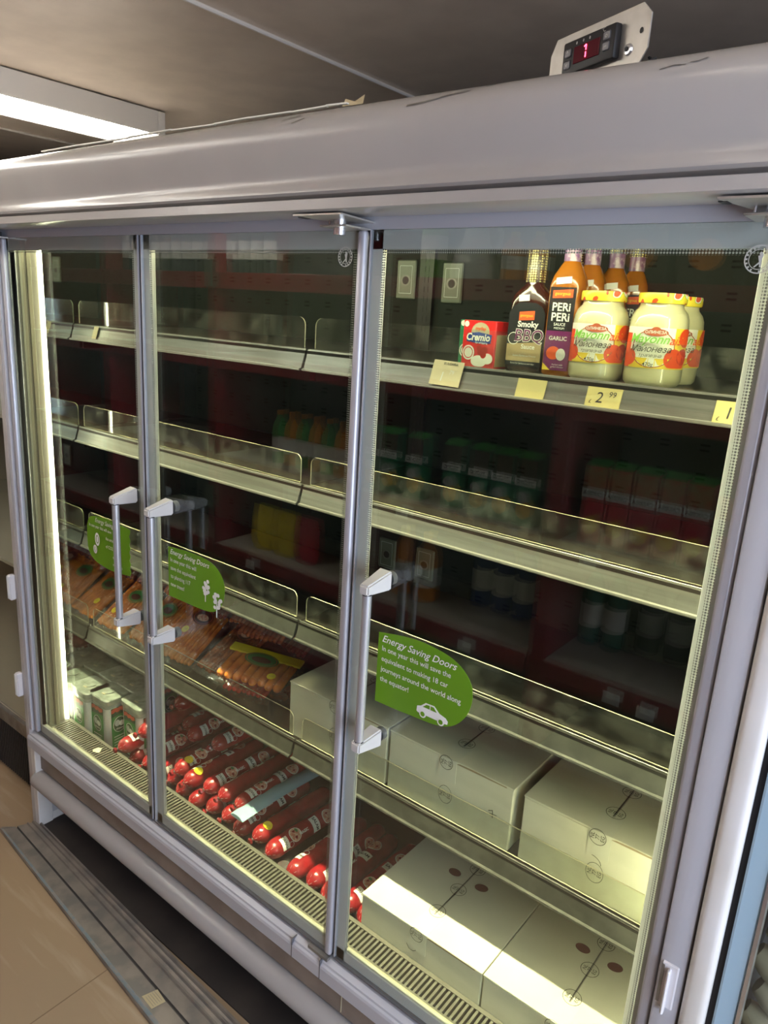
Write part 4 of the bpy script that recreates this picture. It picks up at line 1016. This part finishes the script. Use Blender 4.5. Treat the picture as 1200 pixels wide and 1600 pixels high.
# ------------------------------------------------------------------ vacuum packs of thin sausages
def capsule(R, L, m_, seed):
    rr = random.Random(seed); c = MB(); n = 12
    pr = [(R * math.sin(a_), R - R * math.cos(a_)) for a_ in [PI / 2 * i / 4 for i in range(1, 5)]]
    for i in range(1, 6): pr.append((R * rr.uniform(.95, 1.05), R + (L - 2 * R) * i / 6))
    pr += [(R * math.cos(a_), L - R + R * math.sin(a_)) for a_ in [PI / 2 * i / 4 for i in range(0, 4)]]
    c.lathe(pr, m_, Matrix(((1, 0, 0, 0), (0, 0, 1, 0), (0, -1, 0, 0), (0, 0, 0, 1))), n); return c.mesh('sausage')
SM = {}
def sausage_mesh(m_, L, R):
    k = (m_, L, R)
    if k not in SM: SM[k] = capsule(R, L, m_, len(SM))
    return SM[k]
def film_mesh(W_, L, H_, n_s, seed, rough=1.):
    rr = random.Random(seed); nx, ny = n_s * 4, 22; mgx, mgy = .016, .018; vs = []
    for j in range(ny + 1):
        for i in range(nx + 1):
            u = i / nx; v = j / ny; x = -W_ / 2 - mgx + (W_ + 2 * mgx) * u; y = -mgy + (L + 2 * mgy) * v
            ins = -W_ / 2 <= x <= W_ / 2 and 0 <= y <= L
            e = min(1, max(0, (W_ / 2 + .004 - abs(x)) / .010)) * min(1, max(0, (y + .002) / .014)) * min(1, max(0, (L + .002 - y) / .014))
            ph = (x + W_ / 2) / (W_ / n_s)
            z = .001 + e * (H_ * (.86 + .17 * abs(math.sin(PI * ph)))) + rr.uniform(0, .0022) * rough
            vs.append((x, y, z + (.004 * rr.random() if not ins else 0)))
    return vs, [(j * (nx + 1) + i, j * (nx + 1) + i + 1, (j + 1) * (nx + 1) + i + 1, (j + 1) * (nx + 1) + i) for j in range(ny) for i in range(nx)]
def pack(x, y, z, yaw, pitch, roll, mat_, label, n_s=8, W_=.145, L=.19, sticker=None, lab=('green_label', .12), band=None, seed=0):
    t = thing('sausage_pack', (x, y, z), label, 'sausage pack', 'clear packs of sausages on the low shelf'); t.rotation_euler = (pitch, roll, yaw)
    R = W_ / n_s / 2 * .98; rr = random.Random(seed)
    me = sausage_mesh(mat_, L, round(R, 4))
    for i in range(n_s):
        o = bpy.data.objects.new('sausage', me); COL.objects.link(o); o.parent = t; o.location = (-W_ / 2 + (i + .5) * W_ / n_s, rr.uniform(-.004, .004), R + .002); o.rotation_euler = (0, rr.uniform(0, 6), rr.uniform(-.015, .015))
    f = MB(); vs, fs = film_mesh(W_, L, 2 * R + .003, n_s, seed); f.add(vs, fs, 'film', None, True); f.obj('plastic_film', t)
    H_ = 2 * R + .0055
    if lab:
        lab = (lab[0], min(lab[1] + .015, L - .03))
        l = MB(); l.disc(0, lab[1], W_ * .26, .028, lab[0], TOP(0, 0, H_), lift=.0012, n=24); l.ring(0, lab[1], W_ * .235, .0015, 'orange_red', TOP(0, 0, H_), ry=.025, lift=.0018)
        l.disc(0, lab[1] - .003, W_ * .15, .012, 'slice' if lab[0] != 'green_label' else 'dark_label', TOP(0, 0, H_), lift=.0019); l.obj('label', t)
    if band:
        l = MB(); l.box(-W_ / 2 - .012, W_ / 2 + .012, band[1], band[1] + .030, H_ * .8, H_ + .001, band[0]); l.obj('printed_band', t)
    if sticker:
        s = MB(); s.disc(0, 0, .0125, .0125, 'sticker_yellow', TOP(sticker[0], sticker[1], H_), lift=.003); s.text('£2.49', .006, 'tan', TOP(sticker[0], sticker[1], H_ + .003)); s.obj('price_sticker', t)
    return t
ZS = .303
P = [
 # front row, leaning up towards the back
 (-.560, .226, ZS + .004, .05, .55, .0, 'saus_orange', 'pack of orange brown sausages with yellow sticker by the left end wall', dict(sticker=(-.03, .06), n_s=10)),
 (-.400, .232, ZS + .004, -.06, .57, .0, 'saus_orange', 'pack of thin orange sausages with yellow sticker behind the left door handle', dict(sticker=(.03, .045), n_s=10, seed=2)),
 (-.240, .236, ZS + .006, .10, .55, .03, 'saus_orange', 'shiny pack of thin sausages with yellow sticker just right of the middle door handle', dict(sticker=(-.025, .10), n_s=11, W_=.155, seed=3, lab=('dark_label', .16))),
 (-.078, .255, ZS + .010, -.10, .52, -.03, 'saus_brown', 'pack of brown sausages below the green tree sticker', dict(n_s=10, seed=4, lab=('dark_label', .14))),
 # behind them, higher
 (-.565, .380, ZS + .105, -.04, .72, .0, 'saus_dark', 'dark sausage pack high at the back by the end wall', dict(n_s=10, seed=5, lab=('dark_label', .09), L=.19)),
 (-.405, .385, ZS + .110, .12, .70, .05, 'saus_brown', 'brown sausage pack at the back behind the green footprint sticker', dict(n_s=10, seed=6, L=.19)),
 (-.245, .390, ZS + .108, -.08, .68, -.02, 'saus_dark', 'dark sausage pack at the back behind the door seam', dict(n_s=10, seed=7, L=.19, lab=('dark_label', .09))),
 (-.085, .400, ZS + .106, .15, .62, .05, 'saus_brown', 'brown sausage pack at the back behind the green tree sticker', dict(n_s=10, seed=8, L=.19, lab=('dark_label', .1))),
 (.080, .410, ZS + .085, -.12, .58, -.03, 'saus_dark', 'dark crumpled sausage pack at the back right of the heap', dict(n_s=10, seed=9, L=.19, lab=('dark_label', .1))),
 # on the right of the heap
 (.070, .245, ZS + .004, .35, .12, .04, 'saus_red', 'bright red sausage pack under the orange frankfurters', dict(n_s=9, W_=.135, seed=10, L=.14, lab=None)),
 (.200, .32, ZS + .004, -.25, .25, -.05, 'saus_dark', 'dark sausage pack lying next to the white box', dict(n_s=8, W_=.13, seed=11, L=.18, lab=('dark_label', .12))),
 (.110, .225, ZS + .056, .32, .20, .05, 'saus_orange', 'pack of thick orange frankfurters with yellow band at the front right of the heap', dict(n_s=8, W_=.20, L=.115, sticker=(.06, .03), seed=12, lab=('green_label', .09), band=('sticker_yellow', .098))),
 (.035, .335, ZS + .130, .22, .42, .0, 'saus_brown', 'brown sausage pack resting on top of the heap in the middle door', dict(n_s=10, W_=.15, seed=13, L=.17, lab=('dark_label', .1))),
]
for x, y, z, yaw, pitch, roll, m_, lb, kw in P:
    pack(x, y, z, yaw, pitch, roll, m_, lb, **kw)

# ------------------------------------------------------------------ neighbour fridge on the left
nf = thing('neighbour_fridge', (-1.4, .4, -FL), 'second glass fridge with a black ribbed base, beyond the left end panel', 'fridge')
xa, xb, ya = -2.3, -.70, .062
mb = MB(); mb.box(xa, xb, .72, .78, -.12, 1.6, 'far_cream'); mb.box(xa, xa + .03, ya, .72, -.12, 1.6, 'far_cream'); mb.box(xb - .03, xb, ya, .72, -.12, 1.6, 'paint_low'); mb.box(xa, xb, ya, .72, -.14, -.08, 'far_cream'); mb.box(xa, xb, ya, .72, 1.55, 1.6, 'paint_low'); part(mb, 'body', nf)
mb = MB(); mb.box(xa, xb, ya + .015, ya + .4, -FL, -.14, 'black')
x = xa
while x < xb - .01: mb.box(x, x + .006, ya, ya + .016, -FL + .02, -.14, 'louver'); x += .014
part(mb, 'ribbed_base', nf)
mb = MB(); mb.box(xa, xb, ya - .012, ya + .01, -.14, -.085, 'steel_dirty', bev=.004); part(mb, 'lower_trim', nf)
mb = MB(); mb.box(xa, xb, ya, ya + .004, -.08, 1.55, 'glass'); part(mb, 'glass_pane', nf)
for z in (.42, .95):
    mb = MB(); mb.box(xa + .03, xb - .03, ya + .08, .70, z, z + .012, 'far_cream'); part(mb, 'shelf', nf)
mb = MB()
loft(mb, [ell(.09, .045, 0, p_=3), ell(.10, .055, .10, p_=3), ell(.095, .05, .24, p_=3), ell(.10, .012, .30, p_=3)], 'tomato_dark', T=Matrix.Translation((-.86, .27, -.08)))
mb.box(-.935, -.785, .213, .216, .0, .12, 'tan'); mb.text('САЛЦА', .045, 'label_white', FRONT(-.86, .210, .06))
tag(mb.obj('food_bag'), 'red and tan printed food bag in the neighbouring fridge on the left', 'bag')
for i in range(4):
    mb = MB(); mb.lathe([(.0, 0), (.03, 0), (.033, .004), (.033, .11), (.028, .12), (.0, .121)], 'milk', Matrix.Translation((-.80 - .071 * i, .24, .962)), 18, cap=False); mb.lathe([(.0336, .02), (.0336, .09)], 'pack_blue', Matrix.Translation((-.80 - .071 * i, .24, .962)), 18, cap=False)
    tag(mb.obj('drink_can'), 'blue and white drink can on the upper shelf of the left neighbouring fridge', 'can', 'blue and white cans in the left neighbouring fridge')

# ------------------------------------------------------------------ neighbour fridge on the right
rf = thing('neighbour_fridge', (1.9, .35, -FL), 'next fridge at the right edge with a white end panel and light blue door frame', 'fridge')
mb = MB(); mb.box(1.345, 1.379, -.022, .76, -FL, 1.60, 'paint_white', bev=.010, seg=4); part(mb, 'end_panel', rf)
mb = MB(); mb.box(1.379, 1.388, -.004, .02, -.2, 1.56, 'black'); part(mb, 'rubber_seal', rf)
mb = MB(); mb.box(1.388, 1.416, -.012, .02, -.1, 1.52, 'light_blue', bev=.003); mb.box(1.388, 2.3, -.012, .02, -.1, -.07, 'light_blue'); mb.box(1.388, 2.3, -.012, .02, 1.49, 1.52, 'light_blue'); part(mb, 'door_frame', rf)
mb = MB(); mb.box(1.416, 1.421, -.014, .018, -.07, 1.49, 'alu_bright'); part(mb, 'frame_edge', rf)
mb = MB(); mb.box(1.418, 2.3, .0, .005, -.07, 1.49, 'glass'); part(mb, 'glass_pane', rf)
mb = MB(); mb.box(1.388, 2.3, .70, .76, -.2, 1.6, 'far_cream'); mb.box(1.388, 2.3, .02, .7, -.2, -.12, 'deck'); mb.box(1.388, 1.40, .02, .7, -.12, 1.55, 'interior'); mb.box(1.388, 2.3, .02, .7, 1.56, 1.6, 'paint_low'); part(mb, 'body', rf)
mb = MB(); mb.box(1.40, 2.3, .06, .7, .26, .275, 'steel_dirty'); part(mb, 'shelf', rf)
bg = thing('bread_bag', (1.50, .14, .275), 'clear plastic bag of pale bread rolls behind the glass at the right edge', 'bag')
for i in range(7):
    mb = MB(); zz = .045 + .055 * i
    T9 = Matrix.Translation((-.052 + .012 * (i % 2), -.02, zz)) @ Matrix.Rotation(.5, 4, 'Y')
    mb.lathe([(.0, -.045), (.016, -.04), (.024, -.02), (.026, 0), (.024, .02), (.016, .04), (.0, .045)], 'paper_cream', T9 @ Matrix.Rotation(PI / 2, 4, 'Y'), 16, cap=False); mb.obj('bread_roll', bg)
mb = MB(); rr = random.Random(5); rings = []
for j in range(10):
    z = .005 + .46 * j / 9; s_ = 1 + .07 * rr.uniform(-1, 1) - (.5 if j == 9 else 0); rings.append([(a_ * (1 + rr.uniform(-.09, .09)), b_ * (1 + rr.uniform(-.09, .09)), z) for a_, b_, _ in ell(.088 * s_, .075 * s_, z)])
loft(mb, rings, 'bag_clear'); mb.obj('plastic_bag', bg)
mb = MB(); mb.box(1.47, 1.60, .34, .42, .275, .62, 'tomato_dark', bev=.006); tag(mb.obj('food_packet'), 'dark red food packet behind the bag of rolls at the right edge', 'packet')

# ------------------------------------------------------------------ the shop shelving across the aisle, seen mirrored in the door glass
gd = thing('shop_shelving', (0, -1.55, -FL), 'dark red shop shelving across the aisle, seen mirrored in the door glass', 'shelving')
YG = -1.32
mb = MB(); mb.box(-3.3, 2.4, YG - .52, YG - .47, -FL, 1.95, 'wall_dark'); part(mb, 'back_panel', gd)
for x in (-3.2, -2.33, -1.41, -.487, .435, 1.36, 2.28):
    mb = MB(); mb.box(x - .033, x + .033, YG - .47, YG - .005, -FL, 1.95, 'red_shelf', bev=.004); part(mb, 'upright', gd)
for z in (1.50, 1.135, .64, .18, -.2):
    for x in (-3.2, -2.33, -1.41, -.487, .435, 1.36):
        mb = MB(); mb.box(x + .035, x + .885, YG - .46, YG, z - .02, z, 'shelf_top'); mb.box(x + .033, x + .887, YG - .001, YG + .012, z - .075, z, 'red_shelf', bev=.003); part(mb, 'shelf', gd)
mb = MB()
for x, z in ((.144, .15), (.86, .15), (.74, .16), (.592, .62), (-1.45 + .35, .16), (-.2, .62)): mb.box(x - .03, x + .03, YG + .0122, YG + .0145, z - .045, z - .002, 'white')
part(mb, 'ticket_holders', gd)
for z in (1.495, .42):
    mb = MB(); mb.box(-1.44, -1.38, YG + .013, YG + .016, z - .06, z + .06, 'plastic_tag', bev=.001); part(mb, 'plastic_plate', gd)
def carton(x, z, y, h, w_, colors, text, label, group):
    # colours: body, top wedge, fruit
    t = thing('juice_carton', (x, y, z), label, 'carton', group, PI)
    b_ = MB(); b_.box(-w_ / 2, w_ / 2, -.035, .035, 0, h, colors[0], bev=.002); b_.box(-w_ / 2 + .001, w_ / 2 - .001, -.0365, -.035, h * .70, h - .002, colors[1])
    b_.add([(-w_ / 2, -.035, h), (w_ / 2, -.035, h), (w_ / 2, .01, h + .02), (-w_ / 2, .01, h + .02), (w_ / 2, .035, h), (-w_ / 2, .035, h)], [(0, 1, 2, 3), (3, 2, 4, 5)], 'juice_green')
    b_.obj('carton_body', t)
    l = MB(); F = FRONT(0, -.0352, 0); l.disc(0, h * .25, w_ * .36, w_ * .42, colors[2], F); l.disc(w_ * .12, h * .42, w_ * .26, w_ * .26, colors[3], F, lift=.0009)
    l.box(-w_ / 2, w_ / 2, -.0372, -.0360, h * .60, h * .71, 'white'); l.text(text, w_ * .22, 'ink', F @ Matrix.Translation((0, h * .655, .0022)), 0, .02)
    l.obj('label', t); return t
G1 = 'fruit juice cartons on the shop shelving'
c0 = carton(.56, .641, YG - .07, .27, .078, ('carton_pink', 'carton_wedge', 'fruit', 'juice_red'), 'CARIBBA', 'red and green fruit juice carton mirrored in the right door glass', G1)
for i, x in enumerate((.645, .73, .815, .90)): copy_thing(c0, (x, YG - .07, .641), 'red and green fruit juice carton mirrored in the right door glass')
c1 = carton(1.0, .641, YG - .07, .25, .095, ('juice_green', 'juice_orange', 'juice_orange', 'juice_red'), 'CARIBBA', 'orange and green juice carton at the end of the mirrored carton row', G1)
copy_thing(c1, (1.10, YG - .07, .641), 'orange and green juice carton at the end of the mirrored carton row')
c2 = carton(.10, .641, YG - .08, .25, .085, ('pack_green', 'cereal', 'fruit', 'milk'), 'TROPIC', 'dark green carton with yellow fruit, mirrored left of the red upright', G1)
for x in (-.42, -.33, -.20, -.02, .20, .30): copy_thing(c2, (x, YG - .08, .641), 'dark green carton with yellow fruit, mirrored left of the red upright')
def simple_bottle(name, x, z, y, R, h, m_, label, grp, cap='white', n=18):
    b_ = MB(); T_ = Matrix.Translation((x, y, z)); b_.lathe([(.0, 0), (R * .95, .0), (R, .01), (R, h * .62), (R * .85, h * .74), (R * .38, h * .88), (R * .34, h * .93)], m_, T_, n, cap=False); b_.lathe([(R * .4, h * .92), (R * .4, h), (0, h)], cap, T_, n, cap=False)
    b_.lathe([(R * 1.01, h * .22), (R * 1.01, h * .5)], 'mark_grey' if m_ == 'dark_bottle' else 'label_white', T_, n, cap=False)
    return tag(b_.obj(name), label, 'bottle', grp)
for i, x in enumerate((.02, .12, .22, .32)): simple_bottle('drinks_bottle', x, .181, YG - .30, .045, .33, 'blue_drum', 'dark blue bottle on the shop shelving, mirrored in the right door', 'dark blue bottles on the shop shelving', 'pack_blue')
for i, x in enumerate((.52, .61)): simple_bottle('drinks_bottle', x, .181, YG - .28, .042, .33, 'teal_bottle', 'dark green bottle beside the red upright, mirrored in the right door', 'dark green bottles on the shop shelving')
for i, x in enumerate((.72, .83, .94, 1.05, 1.16)): simple_bottle('drinks_bottle', x, .181, YG - .36, .046, .32, 'dark_bottle', 'dark cola bottle on the shop shelving, mirrored in the right door', 'dark cola bottles on the shop shelving', 'juice_red')
for x in (-.30, -.18): simple_bottle('juice_bottle', x, .181, YG - .16, .05, .30, 'juice_orange', 'orange juice bottle low on the mirrored shop shelving', 'orange juice bottles on the shop shelving', 'label_yellow')
for i, x in enumerate((-1.05, -.97, -.89, -.81, -.73, -.65)): simple_bottle('juice_bottle', x, .641, YG - .12, .036, .25, 'juice_orange' if i % 2 else 'juice_green', 'orange capped juice bottle mirrored in the middle door', 'orange capped juice bottles on the shop shelving', 'juice_orange')
for i in range(14): simple_bottle('glass_bottle', -2.2 + .085 * i, 1.501, YG - .08, .030, .28, 'pale_glass', 'pale tall bottle on the top of the mirrored shop shelving', 'pale bottles on top of the shop shelving')
simple_bottle('green_bottle', -.20, 1.501, YG - .08, .05, .30, 'green_bottle', 'bright green bottle mirrored at the top left of the right door', None, 'orange_red')
jg = thing('white_jug', (-.03, YG - .10, 1.501), 'white jug with a loop handle mirrored at the top of the right door', 'jug')
b_ = MB(); b_.lathe([(.0, 0), (.085, 0), (.09, .03), (.075, .09), (.05, .13), (.04, .19), (.0, .191)], 'milk', None, 24, cap=False); b_.obj('jug_body', jg)
b_ = MB(); b_.tube([(.04, 0, .18), (.08, 0, .19), (.105, 0, .16), (.10, 0, .12), (.07, 0, .09)], .008, 'milk', 10); b_.obj('handle', jg)
for x in (.14, .235): simple_bottle('preserve_jar', x, 1.501, YG - .08, .042, .16, 'juice_orange', 'orange preserve jar mirrored at the top of the right door', 'orange preserve jars on the shop shelving', 'label_yellow')
for i, x in enumerate((.60, .80, 1.0, 1.2)):
    b_ = MB(); b_.box(x - .085, x + .085, YG - .14, YG - .03, 1.501, 1.72, 'cereal', bev=.003); b_.disc(x, 1.585, .05, .045, 'juice_orange', frame((0, YG - .029, 0), (1, 0, 0), (0, 0, -1)) @ Matrix.Diagonal((1, -1, 1, 1)) if False else frame((2 * x, YG - .029, 0), (-1, 0, 0), (0, 0, 1)))
    b_.text('COZZO', .04, 'mark_grey', frame((x, YG - .029, 1.67), (-1, 0, 0), (0, 0, 1)))
    tag(b_.obj('coffee_box'), 'dark box on top of the mirrored shop shelving by the round door mark', 'box', 'dark boxes on top of the shop shelving')
for i, x in enumerate((-1.15, -1.0, -.85)):
    b_ = MB(); loft(b_, [ell(.06, .03, 0), ell(.07, .045, .05), ell(.068, .04, .16), ell(.07, .008, .22)], 'sticker_yellow' if i < 2 else 'juice_red', T=Matrix.Translation((x, YG - .12, .181)))
    tag(b_.obj('snack_bag'), ('yellow' if i < 2 else 'red') + ' snack bag low on the mirrored shop shelving', 'bag', 'snack bags on the shop shelving' if i < 2 else None)

# ------------------------------------------------------------------ put the floor at height zero
for o in list(SC.objects):
    if o.parent is None: o.location.z += FL
